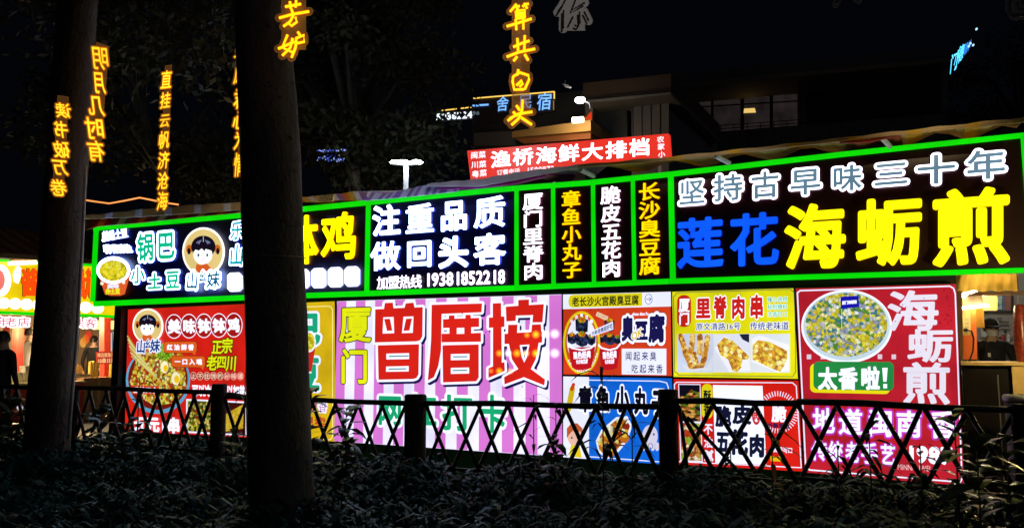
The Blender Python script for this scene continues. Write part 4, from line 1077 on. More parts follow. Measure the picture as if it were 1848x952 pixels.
# ================================================================== PEOPLE
def human(name, base, face, H, label, shirt, legs, skin, hair, pose='stand', cap=False, mask=False, group=None, apron=None):
    """one continuous skinned body; base = point under the feet, face = heading in radians"""
    t = thing(name, base, label, 'person', group)
    k = H / 1.75
    lean = .0
    J = {'pel': (0, 0, .95), 'wai': (0, .0, 1.10), 'che': (0, .01, 1.30), 'nk0': (0, 0, 1.46), 'nk1': (0, .01, 1.53), 'hd0': (0, .015, 1.60), 'hd1': (0, .01, 1.68), 'hd2': (0, 0, 1.735)}
    for s_, sx in (('l', -1), ('r', 1)):
        J.update({'hp' + s_: (sx * .09, 0, .90), 'kn' + s_: (sx * .10, .02, .50), 'an' + s_: (sx * .10, -.01, .09), 'to' + s_: (sx * .11, .14, .04), 'sh' + s_: (sx * .18, 0, 1.42)})
        if pose == 'work': J.update({'el' + s_: (sx * .26, .05, 1.16), 'wr' + s_: (sx * .13, .30, 1.10 + .04 * sx), 'ha' + s_: (sx * .09, .38, 1.09 + .04 * sx)})
        elif pose == 'raise' and sx > 0: J.update({'elr': (.30, .14, 1.36), 'wrr': (.20, .30, 1.52), 'har': (.17, .36, 1.56)})
        else: J.update({'el' + s_: (sx * .25, -.02, 1.14), 'wr' + s_: (sx * .26, .06, .90), 'ha' + s_: (sx * .26, .08, .81)})
    R = {'pel': (.15, .11), 'wai': (.135, .10), 'che': (.165, .12), 'nk0': (.075, .065), 'nk1': (.052, .055), 'hd0': (.062, .078), 'hd1': (.076, .092), 'hd2': (.055, .065)}
    for s_ in 'lr': R.update({'hp' + s_: (.085, .09), 'kn' + s_: (.058, .06), 'an' + s_: (.040, .045), 'to' + s_: (.038, .03), 'sh' + s_: (.062, .062), 'el' + s_: (.045, .045), 'wr' + s_: (.029, .026), 'ha' + s_: (.036, .018)})
    names = list(J); idx = {n_: i for i, n_ in enumerate(names)}
    E = [('pel', 'wai'), ('wai', 'che'), ('che', 'nk0'), ('nk0', 'nk1'), ('nk1', 'hd0'), ('hd0', 'hd1'), ('hd1', 'hd2')]
    for s_ in 'lr': E += [('pel', 'hp' + s_), ('hp' + s_, 'kn' + s_), ('kn' + s_, 'an' + s_), ('an' + s_, 'to' + s_), ('nk0', 'sh' + s_), ('sh' + s_, 'el' + s_), ('el' + s_, 'wr' + s_), ('wr' + s_, 'ha' + s_)]
    # five fingers on each hand
    for s_, sx in (('l', -1), ('r', 1)):
        h = np.array(J['ha' + s_]); w_ = np.array(J['wr' + s_]); d_ = (h - w_) / np.linalg.norm(h - w_)
        sd = np.cross(d_, [sx, 0, .0]); sd = np.array([0, 1, 0]) if np.linalg.norm(sd) < .2 else sd / np.linalg.norm(sd)
        for fi in range(5):
            off = (fi - 1.7) * .017; ln = (.05, .075, .082, .076, .06)[fi]
            a = h + sd * off + d_ * (.0 if fi else -.03); e = a + d_ * ln + np.array([-sx * .02, 0, -.012]) + (sd * -.03 if fi == 0 else 0)
            m1 = (a + e) / 2 + np.array([sx * .004, 0, .003])
            for nm, p_ in (('f%s%da' % (s_, fi), m1), ('f%s%db' % (s_, fi), e)):
                J[nm] = tuple(p_); R[nm] = (.0095, .0085); idx[nm] = len(names); names.append(nm)
            E += [('ha' + s_, 'f%s%da' % (s_, fi)), ('f%s%da' % (s_, fi), 'f%s%db' % (s_, fi))]
    c_, s2_ = math.cos(face), math.sin(face)
    rot = np.array([[c_, -s2_, 0], [s2_, c_, 0], [0, 0, 1]])
    P_ = {n_: rot @ (np.array(J[n_]) * k) for n_ in names}
    me = bpy.data.meshes.new('body'); me.from_pydata([tuple(P_[n_]) for n_ in names], [(idx[a], idx[b_]) for a, b_ in E], [])
    o = bpy.data.objects.new('body', me); COL.objects.link(o)
    md = o.modifiers.new('skin', 'SKIN')
    for i, n_ in enumerate(names):
        me.skin_vertices[0].data[i].radius = tuple(x * k for x in R[n_])
    me.skin_vertices[0].data[0].use_root = True
    ss = o.modifiers.new('sub', 'SUBSURF'); ss.levels = 2; ss.render_levels = 2
    dg = bpy.context.evaluated_depsgraph_get(); nm = bpy.data.meshes.new_from_object(o.evaluated_get(dg))
    bpy.data.objects.remove(o)
    ms = [skin, shirt, legs, M_BLACK]
    for m in ms: nm.materials.append(m)
    for p in nm.polygons:
        z = p.center.z / k; c2 = rot.T @ np.array(p.center) / k
        hand = min(np.linalg.norm(c2 - np.array(J['ha' + q2])) for q2 in 'lr') < .115
        p.material_index = 0 if (z > 1.485 or hand) else (3 if z < .10 else (2 if z < .96 else 1)); p.use_smooth = True
    ob = bpy.data.objects.new('body', nm); COL.objects.link(ob); ob.parent = t
    bw = np.array(base, float)
    def hp(x, y, z): return bw + rot @ (np.array([x, y, z]) * k)
    # hair or cap
    mb = MB(); V = []; F = []; ns, nr = 14, 6
    for i in range(nr + 1):
        th = math.pi / 2 * i / nr * 1.12
        for j in range(ns):
            a = 2 * math.pi * j / ns; back = 1 if math.sin(a) < .2 else .55
            r1 = math.sin(th); V.append(hp(.089 * r1 * math.cos(a), .108 * r1 * math.sin(a) - .006, 1.655 + .115 * math.cos(th) * (1 if math.cos(th) > 0 else back * 2.2)))
    for i in range(nr):
        for j in range(ns): F.append((i * ns + j, i * ns + (j + 1) % ns, (i + 1) * ns + (j + 1) % ns, (i + 1) * ns + j))
    mb.add(V, F).build('cap' if cap else 'hair', hair, t, True)
    if cap:
        vis = [hp(.085 * math.cos(a), .09 + .085 * math.sin(a), 1.672 - .02 * math.sin(a)) for a in np.linspace(0, math.pi, 9)]
        MB().prism(vis, [v - np.array([0, 0, .012]) for v in vis]).build('visor', hair, t)
    for sx in (-1, 1):
        MB().lathe(hp(sx * .03, .088, 1.628), [(.001, -.006), (.009, 0), (.001, .006)], 8).build('eye', matte('eye_dark', (.02, .02, .02), .3), t)
        MB().tube([hp(sx * .078, .0, 1.60), hp(sx * .088, -.005, 1.63), hp(sx * .080, .0, 1.655)], .012, 6).build('ear', skin, t, True)
    MB().tube([hp(0, .088, 1.64), hp(0, .108, 1.605), hp(0, .094, 1.592)], [.008, .014, .007], 6).build('nose', skin, t, True)
    if mask:
        V = [hp(.072 * math.sin(a), .025 + .088 * math.cos(a), z_) for z_ in (1.545, 1.575, 1.61) for a in np.linspace(-1.3, 1.3, 9)]
        MB().add(V, [(i * 9 + j, i * 9 + j + 1, (i + 1) * 9 + j + 1, (i + 1) * 9 + j) for i in range(2) for j in range(8)]).build('face_mask', matte('pale_mask', (.6, .62, .62), .8), t, True)
    else:
        MB().tube([hp(-.022, .092, 1.567), hp(0, .097, 1.565), hp(.022, .092, 1.567)], .005, 5).build('mouth', matte('lips', (.35, .12, .10), .5), t)
    if apron: apron(t, hp)
    return t


SKIN = matte('skin', (.50, .32, .23), .55, .08, 20)
M_BT = matte('black_cloth', (.018, .018, .02), .85, .3, 12)
M_HAIR = matte('black_hair', (.012, .010, .010), .5, .3, 30)
ck = w1(1788, 592, -3.0)
zb_ = .2


def badge(t, hp):
    MB().prism([hp(.06, .135, 1.34), hp(.09, .132, 1.34), (hp(.09, .135, 1.29)), hp(.06, .138, 1.29)], [hp(.06, .12, 1.34), hp(.09, .12, 1.34), hp(.09, .12, 1.29), hp(.06, .12, 1.29)]).build('badge', matte('white_badge', (.7, .7, .7), .6), t)


human('person', (ck[0], ck[1], zb_), math.radians(168), float(ck[2] - zb_) / .935, 'cook in black cap, white mask and black T-shirt behind the counter', M_BT, M_BT, SKIN, M_BT, 'work', True, True, apron=badge)
r = thing('work_table', (ck[0] - .0, ck[1] - .62, zb_), 'steel work table in front of the cook', 'table')
tz = 1.27
slab_c = ck + WALL.n * .6
for i in (0,):
    f_ = [slab_c + WALL.d * a + np.array([0, 0, z_ - slab_c[2]]) for a, z_ in ((.8, tz), (-1.4, tz), (-1.4, tz + .04), (.8, tz + .04))]
    MB().prism(f_, [p - WALL.n * .5 for p in f_]).build('table_top', M_STEEL, r)
    f_ = [slab_c + WALL.n * -.02 + WALL.d * a + np.array([0, 0, z_ - slab_c[2]]) for a, z_ in ((.78, zb_), (-1.38, zb_), (-1.38, tz - .002), (.78, tz - .002))]
    MB().prism(f_, [p - WALL.n * .45 for p in f_]).build('cabinet', matte('dark_steel', (.06, .06, .06), .4), r)
for i, (dx, hh, rr0, c3, lab) in enumerate(((-.45, .16, .07, (.15, .03, .02), 'dark red sauce tub on the work table'), (-.75, .22, .05, (.6, .6, .55), 'pale bottle at the right of the work table'), (-.15, .10, .06, (.7, .65, .5), 'cream bowl in front of the cook'))):
    pb = slab_c + WALL.d * dx - WALL.n * .2; pb[2] = tz + .041
    tag(MB().lathe(pb, [(rr0 * .8, 0), (rr0, hh * .5), (rr0 * (.95 if hh < .2 else .35), hh), (rr0 * .3, hh + .002)], 14).build('tub' if i != 1 else 'bottle', matte('ware%d' % i, c3, .4), None, True), lab, 'kitchenware')
lamp('bay_lamp', w1(1770, 545, -.42), 12, (1, .76, .38), .06)
lamp('bay_lamp', w1(1800, 560, -1.4), 14, (1, .80, .45), .1)
lamp('bay_lamp', w1(1785, 520, -3.6) + np.array([0, 0, .25]), 24, (1, .93, .8), .15)

r = thing('bare_bulb', w1(1975, 560, .9), 'warm bare bulb hanging under the sign beyond the right edge', 'lamp')
MB().lathe(w1(1975, 560, .9) - [0, 0, .03], [(.01, 0), (.03, .02), (.032, .05), (.014, .09)], 12).build('bulb', lit((255, 220, 150), 12, 0), r, True)
MB().tube([w1(1975, 560, .9) + [0, 0, .06], w1(1975, 560, .9) + [0, 0, .5]], .005, 5).build('cord', M_BLACK, r)
lamp('bulb_light', w1(1975, 560, .9) - [0, 0, .06], 42, (1, .72, .32), .05)

# ================================================================== LEFT SHOP ACROSS THE LANE
SH = Plane(1681, 0, 17.0)


def sp(px, py, o=0.0): return SH.W(np.array([float(px)]), np.array([float(py)]), o)[0]


shop = thing('food_shop', (*sp(80, 632, -1.5)[:2], .01), 'open fronted food shop across the lane with warm light inside', 'shop')
SN = SH.n; SD = SH.d
a_ = (sp(-260, 632) - SH.a) @ SD; b_ = (sp(232, 632) - SH.a) @ SD


def sslab(name, s0, s1, o0, o1, z0, z1, mat, parent):
    P_ = lambda s, o, z: SH.a + SD * s + SN * o + np.array([0, 0, z])
    return MB().prism([P_(s0, o1, z0), P_(s1, o1, z0), P_(s1, o1, z1), P_(s0, o1, z1)], [P_(s0, o0, z0), P_(s1, o0, z0), P_(s1, o0, z1), P_(s0, o0, z1)]).build(name, mat, parent)


ss = lambda px: float((sp(px, 632) - SH.a) @ SD)
M_SHOPW = matte('shop_wall', (.28, .20, .13), .6, .2, 3)
M_REDP = matte('red_paint', (.55, .05, .03), .45, .15, 6)
sslab('rear_wall', a_, b_ + 2.5, -3.7, -3.6, .01, 3.4, M_SHOPW, shop)
sslab('end_wall', b_ + 2.4, b_ + 2.5, -3.6, -.2, .01, 3.4, M_SHOPW, shop)
sslab('floor_slab', a_, b_ + 2.5, -3.6, 0, .004, .06, matte('shop_floor', (.2, .17, .15), .4), shop)
sslab('roof', a_, b_ + 2.6, -3.7, -.1, 3.45, 3.55, M_WALLD, shop)
for x0, x1 in ((31, 43), (188, 200)):
    prism_px(SH, [(x0, 572), (x1, 572), (x1, 700), (x0, 700)], -.06, .16, 'post', M_REDP, shop)
# counter with red printed front
r = thing('shop_counter', (*sp(90, 700, .5)[:2], .01), 'low shop counter with red printed front behind the left fence', 'counter')
sslab('counter_box', ss(-200), ss(128), -.1, .50, .01, .86, M_REDP, r)
sslab('counter_box', ss(193), ss(236), -.1, .50, .01, .86, M_REDP, r)
sslab('counter_top', ss(-200), ss(128), -.14, .54, .86, .90, matte('cream_top', (.65, .55, .32), .4), r)
sslab('counter_top', ss(193), ss(236), -.14, .54, .86, .90, matte('cream_top', (.65, .55, .32), .4), r)
for i, (x, y, w2, h2, c3) in enumerate(((2, 734, 10, 8, (190, 215, 255)), (14, 730, 14, 12, (230, 60, 50)), (30, 735, 12, 9, (225, 230, 255)), (-14, 732, 12, 10, (235, 200, 60)))):
    shape(SH, ell(x + w2 / 2, y, w2 / 2, h2 / 2, 14), .505, lit(c3, .7), r, 'print')
# sign
r = thing('shop_sign', sp(80, 568, .25), 'yellow lit shop sign with red letters in a green frame, left of the stall', 'sign')
prism_px(SH, [(-60, 466), (216, 480), (222, 572), (-60, 562)], .2, .18, 'panel', lit((236, 206, 12), 1.0, .15, False), r)
prism_px(SH, [(-60, 464), (216, 478.5), (216, 483), (-60, 468.5)], .25, .06, 'frame_bar', M_GREEN, r)
prism_px(SH, [(-60, 558.5), (222, 569), (222, 573.5), (-60, 564)], .25, .06, 'frame_bar', M_GREEN, r)
ORR = lit((255, 72, 10), 1.3, .1, False)
for st, x0, x1, y0, y1 in (('酱', 40, 74, 484, 533), ('爆', 88, 122, 486, 535), ('鱿', 138, 170, 487, 537)):
    text(SH, st, [(x0, y0), (x1, y0 + 1.5), (x1, y1 + 1), (x0, y1)], .24, ORR, r, bold=.035, depth=.03, name='letter', side=lit((120, 10, 0), 1, 0))
WW = lit((255, 250, 240), 2.2, 0, False)
for i in range(9):
    cx = 8 + i * 20.4 + i * i * .1; cy = 546.5 + i * 1.1
    prism_px(SH, ell(cx, cy, 9.8, 9.8, 20), .24, .04, 'lamp_disc', WW, r); text(SH, '铁板鱿鱼老字号香辣'[i], [(cx - 5, cy - 5), (cx + 5, cy - 5), (cx + 5, cy + 5), (cx - 5, cy + 5)], .243, lit((250, 225, 190)), r)
prism_px(SH, ell(0, 506, 20, 29, 28), .24, .04, 'badge_disc', WW, r); shape(SH, ell(-3, 505, 12, 19, 20), .243, lit((235, 120, 110)), r)
prism_px(SH, [(33, 479), (38, 484), (37, 500), (33, 511), (27, 507), (25, 494)], .24, .03, 'flame_mark', WW, r)
for i in range(10):
    x, y = random.uniform(128, 168), random.uniform(484, 500); shape(SH, ell(x, y, 2.2, 3, 8), .238, lit((240, 90, 20)), r, 'chili_print')
PKW = lit((255, 235, 245), 1.6, 0)
for st, x0, x1, y0, y1, lab in (('年', -4, 14, 571, 588, 0), ('老', 10, 30, 572, 588, 1), ('店', 33, 53, 572, 588, 1), ('头', 135, 152, 574, 590, 1), ('客', 154, 173, 574, 590, 1), ('回', 112, 129, 573, 589, 1)):
    q = [(x0, y0), (x1, y0 + .6), (x1, y1 + .4), (x0, y1)]
    text(SH, st, q, .2, PKW, r, bold=.14, depth=.03, name='letter', side=PKW); text(SH, st, q, .204, lit((190, 80, 100)), r, bold=.01, name='letter')
# awning stripes
r = thing('striped_awning', sp(60, 458, .9), 'dull red and tan striped awning over the yellow shop sign', 'awning')
AW = [matte('awning_red', (.30, .045, .025), .7), matte('awning_tan', (.34, .20, .09), .7)]
n = 22
for i in range(n):
    x0, x1 = -90 + i * 14, -90 + (i + 1) * 14
    yb0, yb1 = 456 + x0 * .07, 456 + x1 * .07
    f_ = SH.W(np.array([x0, x1]), np.array([yb0, yb1]), .9); k_ = f_ - SN * 1.2 + SD * -.25 + np.array([0, 0, .62])
    MB().prism([f_[0], f_[1], k_[1], k_[0]], [f_[0] - [0, 0, .02], f_[1] - [0, 0, .02], k_[1] - [0, 0, .02], k_[0] - [0, 0, .02]]).build('awning_stripe', AW[i % 2], r)
    MB().prism([f_[0] + SN * .004, f_[1] + SN * .004, f_[1] - [0, 0, .09] + SN * .004, f_[0] - [0, 0, .09] + SN * .004], [f_[0] - SN * .006, f_[1] - SN * .006, f_[1] - [0, 0, .09] - SN * .006, f_[0] - [0, 0, .09] - SN * .006]).build('awning_valance', matte('awning_tan2', (.4, .30, .16), .7), r)
r = thing('tube_lamp', sp(41, 474, .55), 'warm tube lamp over the left end of the yellow sign', 'lamp')
prism_px(SH, [(17, 472), (66, 470), (67, 476), (17, 478)], .55, .06, 'tube', lit((255, 225, 170), 12, 0, False), r)
prism_px(SH, [(22, 467), (60, 465.5), (66, 470), (17, 472)], .53, .05, 'shade', matte('beige_shade', (.42, .32, .18)), r)
# interior: warm curtain lamps, menus, stacks of cups, boxes
for i, (x, y) in enumerate(((183, 586), (207, 586))):
    tag(prism_px(SH, [(x - 9, y - 8), (x + 9, y - 8), (x + 10, y + 8), (x - 10, y + 8)], -.4, .1, 'drum_lamp', lit((255, 205, 130), 1.6, .2, False), None), ('left' if i == 0 else 'right') + ' drum lamp of the pair beside the red post under the sign', 'lamp', 'drum lamps in the shop')
r = thing('menu_board', sp(198, 625, -1.0), 'blue and white menu board with dish pictures inside the shop', 'menu')
prism_px(SH, [(180, 597), (216, 598), (216, 640), (180, 640)], -1.0, .03, 'board', lit((90, 110, 140), .8), r)
for x0, y0, x1, y1, nm in ((181, 598, 188, 612, 'menu_greens'), (204, 598, 215, 612, 'potatoes'), (181, 616, 188, 636, 'menu_reds'), (190, 600, 202, 638, None)):
    shape(SH, rect(x0, y0, x1, y1), -.995, MATS[nm] if nm else lit((200, 210, 225), .8), r, 'picture')
r = thing('price_sign', sp(192, 656, .12), 'red price card reading 10串15元 on the red post', 'sign')
prism_px(SH, [(174, 634), (208, 633), (209, 655), (175, 657)], .12, .02, 'card', lit((190, 52, 30), .9), r)
text(SH, '精品鱿鱼须', [(176, 636.5), (206, 635.5), (207, 643), (176, 644)], .124, lit((250, 190, 130)), r, bold=.02)
text(SH, '10串15元', [(176, 646), (207, 645), (207, 654), (176, 655)], .124, lit((250, 200, 140)), r, bold=.03)
M_CUP = matte('yellow_cups', (.75, .55, .08), .5, .1)
for j, (x, y1, h_) in enumerate(((162, 680, 29), (168, 680, 30), (174, 680, 27), (199, 688, 32), (206, 688, 30))):
    p = sp(x, y1, .15); p1_ = sp(x, y1 - h_, .15); hh = float(p1_[2] - p[2]); pr = []
    nn = 12
    for k in range(nn): pr += [(.032, hh * k / nn), (.04, hh * (k + .55) / nn), (.04, hh * (k + .7) / nn)]
    lab = ['leftmost tall stack of yellow cups on the carton', 'middle stack of yellow cups on the carton', 'shorter right stack of yellow cups on the carton', 'left stack of yellow cups right of the red post', 'rightmost stack of yellow cups by the dark wall end'][j]
    tag(MB().lathe(p, pr, 12).build('cup_stack', M_CUP, None, True), lab, 'cups', 'stacks of yellow paper cups')
r = thing('carton_box', (*sp(162, 760, .4)[:2], .01), 'large brown carton box behind the fence with trays on it', 'box')
zc_ = float(sp(160, 681, .4)[2])
sslab('carton', ss(132), ss(191), -.3, .4, .01, zc_ - .002, matte('brown_cardboard', (.34, .2, .09), .8, .15, 3), r)
sslab('tape', ss(158), ss(163), -.301, .402, .3, zc_, matte('parcel_tape', (.45, .3, .14), .4), r)
r = thing('food_tray', sp(148, 680, .2), 'steel tray of skewers on the carton box', 'tray')
prism_px(SH, [(131, 674), (166, 675), (164, 680.5), (132, 680.5)], .2, .3, 'tray', M_STEEL, r)
for i in range(5): MB().tube([sp(140 + i * 3, 675, .1), sp(137 + i * 2.5, 654 + i * 1.5, .05)], .006, 5).build('skewer', M_YC, r)
for i, (x0, x1, y0, y1) in enumerate(((28, 42, 671, 694), (43, 57, 673, 694), (46, 58, 660, 672))):
    tag(prism_px(SH, rect(x0, y0, x1, y1), .3, .2, 'takeout_box', matte('white_foam', (.8, .75, .6), .6), None), ['left white foam box on the counter beside the seated customer', 'right white foam box on the counter', 'small foam box stacked on the right one'][i], 'box', 'foam boxes on the shop counter')
# glowing ovals painted for flames and warm lit goods further in
for i, (x, y, c3) in enumerate(((155, 612, (240, 120, 40)), (160, 606, (230, 60, 40)), (150, 618, (250, 180, 80)), (66, 600, (90, 120, 140)), (12, 596, (150, 40, 30)))):
    shape(SH, ell(x, y, 6, 9, 12), -3.55, lit(c3, .7), shop, 'goods_glow')
lamp('shop_lamp', sp(90, 590, -1.2) + [0, 0, .1], 260, (1, .72, .38), .2)
lamp('shop_lamp', sp(150, 592, .1), 170, (1, .72, .38), .2)
lamp('shop_lamp', sp(25, 592, .1), 190, (1, .75, .45), .2)
M_WSH = matte('white_shirt', (.6, .62, .62), .8, .1); M_JEAN = matte('dark_trousers', (.03, .04, .06), .8, .2); M_NAVY = matte('dark_jacket', (.012, .013, .016), .8, .3)


def stand(px, ptop, o, H):
    p = sp(px, 632, o); return (p[0], p[1], max(.06, float(sp(px, ptop, o)[2]) - H) if H else .06), float(sp(px, ptop, o)[2]) - .06


b1, h1 = stand(5, 597, 3.9, 0)
human('person', (b1[0], b1[1], .01), math.radians(-15), h1 + .04, 'man in dark jacket standing with his back to the fence at the far left', M_NAVY, M_NAVY, SKIN, M_HAIR)
b1, h1 = stand(53, 591, -1.2, 0)
human('person', b1, math.radians(-35), h1, 'woman in white shirt and dark trousers raising one hand inside the shop', M_WSH, M_JEAN, SKIN, M_HAIR, 'raise')
b1, h1 = stand(169, 606, -2.4, 0)
human('person', b1, math.radians(0), h1, 'dark clothed person deep inside the shop left of the menu board', M_NAVY, M_NAVY, SKIN, M_HAIR)
b1, h1 = stand(211, 615, .1 - .9, 0)
human('person', b1, math.radians(80), h1, 'person in black partly hidden at the dark wall end below the drum lamp', M_BT, M_BT, SKIN, M_HAIR, 'work')
# dark end screen of the long stall
slab('end_screen', sL(229), sL(217) - .003, .0, .10, .01, 2.26, M_BLACK, stall)
slab('end_board', sL(217) + .01, sL(209), -.25, -.2, .01, 2.26, matte('ochre_board', (.30, .20, .08), .7), stall)

# ================================================================== TREES
def bark(name, c):
    if name in MATS: return MATS[name]
    m, nt, p = newmat(name)
    v = coords(nt, (3, 3, 1.2)); n1 = noise(nt, 1, 6, v)
    n2 = nt.nodes.new('ShaderNodeTexNoise'); n2.inputs['Scale'].default_value = 9; n2.inputs['Detail'].default_value = 8; n2.inputs['Roughness'].default_value = .75
    nt.links.new(coords(nt, (1, 1, 1.6)), n2.inputs['Vector'])
    c1 = ramp(nt, n1, [(.3, tuple(x * .6 for x in c)), (.7, tuple(x * 1.25 for x in c))])
    c2 = ramp(nt, n2.outputs['Fac'], [(.36, (.12, .12, .12)), (.44, (1, 1, 1))])
    mu = nt.nodes.new('ShaderNodeMixRGB'); mu.blend_type = 'MULTIPLY'; mu.inputs[0].default_value = .85
    nt.links.new(c1, mu.inputs[1]); nt.links.new(c2, mu.inputs[2]); nt.links.new(mu.outputs[0], p.inputs['Base Color'])
    p.inputs['Roughness'].default_value = .85
    b = nt.nodes.new('ShaderNodeBump'); b.inputs['Strength'].default_value = .7; b.inputs['Distance'].default_value = .022
    n3 = nt.nodes.new('ShaderNodeTexNoise'); n3.inputs['Scale'].default_value = 30; n3.inputs['Detail'].default_value = 8
    nt.links.new(coords(nt, (1, 1, .6)), n3.inputs['Vector']); nt.links.new(n3.outputs['Fac'], b.inputs['Height']); nt.links.new(b.outputs[0], p.inputs['Normal'])
    MATS[name] = m
    return m


def trunk(rows, Y, name, mat, parent, top, zmin):
    """rows: (photo y, left x, right x) from the ground up, at distance Y; goes on to height `top`"""
    C_, R_ = [], []
    for y, xl, xr in rows:
        a, b2 = at_y(xl, y, Y), at_y(xr, y, Y); C_.append((a + b2) / 2); R_.append(np.linalg.norm(b2 - a) / 2)
    C_.insert(0, np.array([*C_[0][:2], zmin])); R_.insert(0, R_[0] * 1.12)
    d = C_[-1] - C_[-3]; d /= d[2]
    while C_[-1][2] < top: C_.append(C_[-1] + d * 1.0); R_.append(R_[-1] * .9)
    # refine
    n = 60; t = np.linspace(0, len(C_) - 1, n); CC = np.array([[np.interp(x, range(len(C_)), [c[k] for c in C_]) for k in range(3)] for x in t]); RR = np.interp(t, range(len(R_)), R_)
    V = []; F = []; sg = 36
    for i in range(n):
        for k in range(sg):
            a = 2 * math.pi * k / sg; rr_ = RR[i] * (1 + .018 * math.sin(3 * a + i * .35) + .010 * math.sin(7 * a - i * .6) + .008 * random.uniform(-1, 1))
            V.append(CC[i] + [rr_ * math.cos(a), rr_ * math.sin(a), 0])
    for i in range(n - 1):
        for k in range(sg): F.append((i * sg + k, i * sg + (k + 1) % sg, (i + 1) * sg + (k + 1) % sg, (i + 1) * sg + k))
    mesh(name, V, F, mat, parent, None, True)
    return CC, RR


def leaves(name, centers, radii, count, size, mats, parent, flat=.7, kindstuff=False):
    """a crown: leaf-shaped faces scattered in irregular clumps"""
    V = np.zeros((count * 4, 3)); mi = []
    c = np.asarray(centers); rr_ = np.asarray(radii)
    pick = rng.integers(0, len(c), count)
    g = rng.normal(size=(count, 3)); g /= np.linalg.norm(g, axis=1)[:, None]
    P_ = c[pick] + g * (rng.random(count) ** .45)[:, None] * rr_[pick][:, None] * np.array([1, 1, flat])
    d = rng.normal(size=(count, 3)); d[:, 2] -= .35; d /= np.linalg.norm(d, axis=1)[:, None]
    e = np.cross(d, rng.normal(size=(count, 3))); e /= np.linalg.norm(e, axis=1)[:, None] + 1e-9
    s_ = size * rng.uniform(.6, 1.4, count)[:, None]
    V[0::4] = P_; V[1::4] = P_ + d * s_ * .5 + e * s_ * .22; V[2::4] = P_ + d * s_; V[3::4] = P_ + d * s_ * .5 - e * s_ * .22
    V = V - base_of(parent)
    me = bpy.data.meshes.new(name)
    me.vertices.add(len(V)); me.vertices.foreach_set('co', V.ravel())
    me.loops.add(count * 4); me.loops.foreach_set('vertex_index', np.arange(count * 4))
    me.polygons.add(count); me.polygons.foreach_set('loop_start', np.arange(0, count * 4, 4)); me.polygons.foreach_set('loop_total', np.full(count, 4))
    for m in mats: me.materials.append(m)
    me.polygons.foreach_set('material_index', (pick + rng.integers(0, 2, count)) % len(mats))
    me.update(); me.validate()
    o = bpy.data.objects.new(name, me); COL.objects.link(o)
    if parent is not None: o.parent = parent
    return o


def leafmat(name, c, rough=.45, tr=.25, spec=.5):
    if name in MATS: return MATS[name]
    m, nt, p = newmat(name)
    nt.links.new(ramp(nt, noise(nt, 1.5, 4), [(.3, tuple(x * .6 for x in c)), (.7, tuple(x * 1.5 for x in c))]), p.inputs['Base Color'])
    p.inputs['Roughness'].default_value = rough
    p.inputs['Specular IOR Level'].default_value = spec
    t = nt.nodes.new('ShaderNodeBsdfTranslucent'); t.inputs[0].default_value = (*(x * 1.3 for x in c), 1)
    mx = nt.nodes.new('ShaderNodeMixShader'); mx.inputs[0].default_value = tr
    nt.links.new(p.outputs[0], mx.inputs[1]); nt.links.new(t.outputs[0], mx.inputs[2]); nt.links.new(mx.outputs[0], nt.nodes['Material Output'].inputs[0])
    MATS[name] = m
    return m


LM = [leafmat('leaf_dark', (.018, .026, .012), .7), leafmat('leaf_mid', (.024, .034, .014), .7), leafmat('leaf_olive', (.04, .034, .016), .7)]
BK = bark('grey_bark', (.115, .113, .115))
YT1 = 5.0
r = thing('street_tree', (*at_y(507, 905, YT1)[:2], .28), 'thick dark tree trunk in front of the signs, left of centre', 'tree')
CC1, RR1 = trunk([(905, 450, 568), (860, 449, 564), (780, 448, 561), (700, 447, 558), (600, 444, 553), (500, 441, 549), (400, 439, 546.5), (330, 437, 543.5), (250, 434, 539), (180, 431, 533.5), (110, 428, 527), (50, 425, 520), (0, 423, 515)], YT1, 'trunk', BK, r, 5.6, .27)


def limbs(parent, base, dirs, r0, mat):
    tips = []
    for (dx, dy, dz, l) in dirs:
        d = np.array([dx, dy, dz]); pts = [base + d * l * t + np.array([random.uniform(-.1, .1), random.uniform(-.1, .1), .25 * t * t]) for t in (0, .25, .5, .75, 1)]
        MB().tube(pts, [r0, r0 * .75, r0 * .55, r0 * .35, r0 * .15], 8).build('branch', mat, parent, True)
        tips += pts[2:]
        for j in range(2):
            q_ = pts[2 + j]; e = q_ + d * .6 * l * .5 + np.array([random.uniform(-.6, .6), random.uniform(-.6, .6), random.uniform(0, .6)])
            MB().tube([q_, (q_ + e) / 2 + [0, 0, .1], e], [r0 * .35, r0 * .22, r0 * .08], 6).build('branch', mat, parent, True); tips.append(e)
    return tips


tp = limbs(r, CC1[-6], [(.5, .3, .75, 2.2), (-.6, .4, .7, 2.2), (.1, -.6, .8, 1.8), (-.2, .8, .6, 2.2), (.7, .6, .6, 2.4)], .11, BK)
leaves('crown', [t + [0, 0, .4] for t in tp], [.75] * len(tp), 7000, .12, LM, r)
ring = MB(); z465 = at_y(500, 466, YT1)[2]; k0 = int(np.argmin(abs(CC1[:, 2] - z465)))
ring.tube([CC1[k0] + [(RR1[k0] * 1.03 + .003) * math.cos(a), (RR1[k0] * 1.03 + .003) * math.sin(a), .01 * math.sin(a)] for a in np.linspace(0, 2 * math.pi, 40)], .0022, 5)
tag(ring.build('tie_wire', matte('pale_wire', (.5, .45, .38), .5), None), 'thin pale wire tied round the thick trunk', 'wire')

